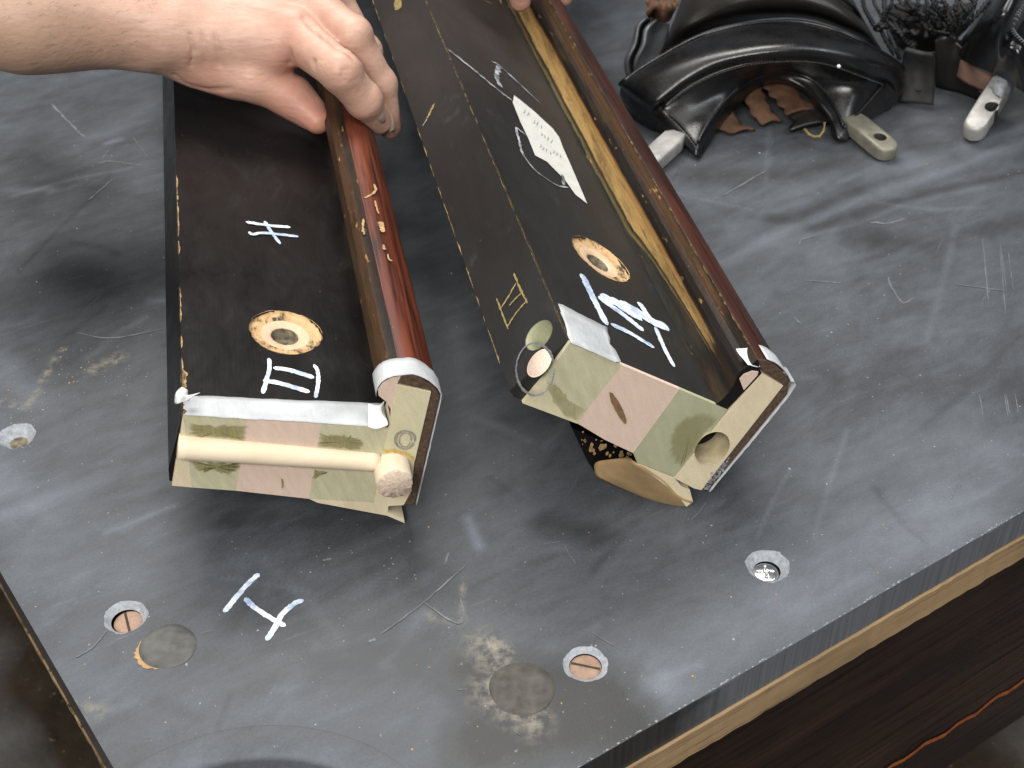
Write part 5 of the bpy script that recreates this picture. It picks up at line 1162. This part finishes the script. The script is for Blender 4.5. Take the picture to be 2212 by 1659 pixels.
# leather tab lying between the two pockets
tab = thing('leather_tab', 'flat black leather tab with one small hole between the two pockets', 'leather strap', tuple(at(*h6(1110, 900), 0))); tb0 = np.array(tab.location)
def tz(pts, zs): return [at(*h6(x, y), z)-tb0 for (x, y), z in zip(pts, zs)]
loft('strap', [tz([(985, 500), (960, 640), (945, 800), (925, 1052)], [.045, .030, .018, .0045]), tz([(1130, 540), (1120, 680), (1105, 840), (1100, 1068)], [.046, .032, .020, .0045]), tz([(1270, 560), (1282, 700), (1280, 860), (1272, 1085)], [.044, .030, .018, .0045])], 24, 10, M['tab_black'], tab, .0034)
p = at(*h6(1115, 930), .0155)-tb0; V_, F_ = tube_data([p, p+np.array([0, -.0003, .0012])], .0021, 12); mesh('hole', V_, F_, M['hole_black'], tab)
# black cord net of the pocket
net = thing('pocket_net', 'tangled black cord net with knots between the two leather pockets', 'net', tuple(at(*h6(1100, 200), 0))); n0 = np.array(net.location)
def cord(pts, zs, r=.0013, name='cord'):
    P = crom(np.array([at(*h6(x, y), z)-n0 for (x, y), z in zip(pts, zs)]), 40); T, A, B = frame_of(P); ph = np.linspace(0, 1, 40)*70
    P2 = P+A*(np.cos(ph)*r*.35)[:, None]+B*(np.sin(ph)*r*.35)[:, None]; return tube(name, P2, r*(1+.12*np.sin(ph*2)), M['cord'], net, 6)
for pts, zs in [([(640, -40), (670, 60), (720, 150), (740, 250)], (.06, .06, .055, .05)), ([(760, -40), (765, 80), (755, 170), (745, 240)], (.065, .062, .056, .05)), ([(800, 320), (850, 430), (890, 520), (920, 610)], (.05, .045, .04, .03)), ([(720, 300), (780, 420), (860, 560)], (.046, .04, .03)),
                ([(860, -40), (830, 60), (790, 150), (760, 230)], (.07, .064, .056, .05)), ([(980, -40), (1060, 80), (1180, 160), (1330, 200)], (.06, .06, .058, .05)), ([(1240, -30), (1300, 50), (1370, 140), (1430, 260), (1480, 380)], (.08, .075, .068, .06, .05)),
                ([(1350, -30), (1400, 60), (1390, 160), (1450, 260), (1480, 375)], (.085, .08, .07, .062, .05)), ([(1460, 120), (1500, 200), (1510, 280), (1485, 380)], (.07, .066, .06, .05)), ([(1540, -30), (1500, 80), (1530, 180), (1540, 260), (1490, 380)], (.085, .08, .072, .062, .05)), ([(1600, 80), (1560, 180), (1540, 290), (1495, 385)], (.078, .072, .062, .05)),
                ([(1720, -30), (1690, 100), (1620, 220), (1560, 310), (1500, 380)], (.085, .08, .072, .06, .05)), ([(1850, 0), (1760, 110), (1660, 220), (1580, 310), (1500, 385)], (.085, .08, .072, .06, .05)), ([(1560, 30), (1610, 100), (1680, 170)], (.082, .08, .075)),
                ([(1010, 30), (1070, 60), (1130, 130), (1260, 180)], (.055, .056, .05, .04)), ([(820, 130), (900, 170), (1000, 240), (1100, 330)], (.05, .046, .04, .03)), ([(760, 260), (880, 330), (980, 420), (1080, 500)], (.05, .044, .036, .03)), ([(900, -30), (960, 60), (1010, 120), (1120, 180)], (.06, .058, .05, .04)),
                ([(1100, -40), (1120, 40), (1090, 110), (1150, 200)], (.07, .066, .06, .05)), ([(1180, -40), (1220, 60), (1210, 140), (1280, 230)], (.07, .066, .06, .05)), ([(880, 60), (980, 100), (1080, 110)], (.06, .058, .055)), ([(1000, 180), (1100, 210), (1200, 270), (1300, 290)], (.045, .044, .04, .036)),
                ([(660, 270), (620, 200), (560, 90), (540, 0)], (.05, .04, .03, .02)), ([(1300, -30), (1260, 60), (1320, 130), (1400, 220)], (.09, .084, .075, .06)), ([(1640, -30), (1700, 40), (1640, 110), (1590, 200)], (.09, .086, .08, .07))]:
    cord(pts, zs, rng.uniform(.0012, .0019))
for x, y, z in ((735, 265, .05), (1485, 385, .05), (700, 290, .046), (1060, 450, .03)):
    P = [at(*h6(x+26*math.cos(a)+rng.normal(0, 5), y+20*math.sin(a)), z+.003*math.sin(2*a))-n0 for a in np.linspace(0, 12, 26)]; tube('knot', P, .0020, M['cord'], net, 7)
for k in range(26):
    x, y = rng.uniform(780, 1400), rng.uniform(-20, 360); cord([(x, y), (x+rng.normal(40, 50), y+rng.normal(30, 40)), (x+rng.normal(100, 70), y+rng.normal(60, 60))], (rng.uniform(.02, .05), rng.uniform(.03, .055), rng.uniform(.02, .05)), rng.uniform(.0012, .0018))
sh = loft('net_skirt', [[at(*h6(x, y), z)-n0 for x, y, z in r] for r in ([(790, 60, .02), (1000, 20, .03), (1250, 60, .04), (1480, 60, .05), (1700, 10, .06)], [(800, 250, .02), (960, 260, .025), (1200, 300, .03), (1420, 330, .036), (1560, 330, .042)], [(900, 480, .001), (1000, 520, .001), (1180, 540, .001), (1380, 520, .001), (1480, 480, .001)])], 30, 20, M['leather_brown'], net)
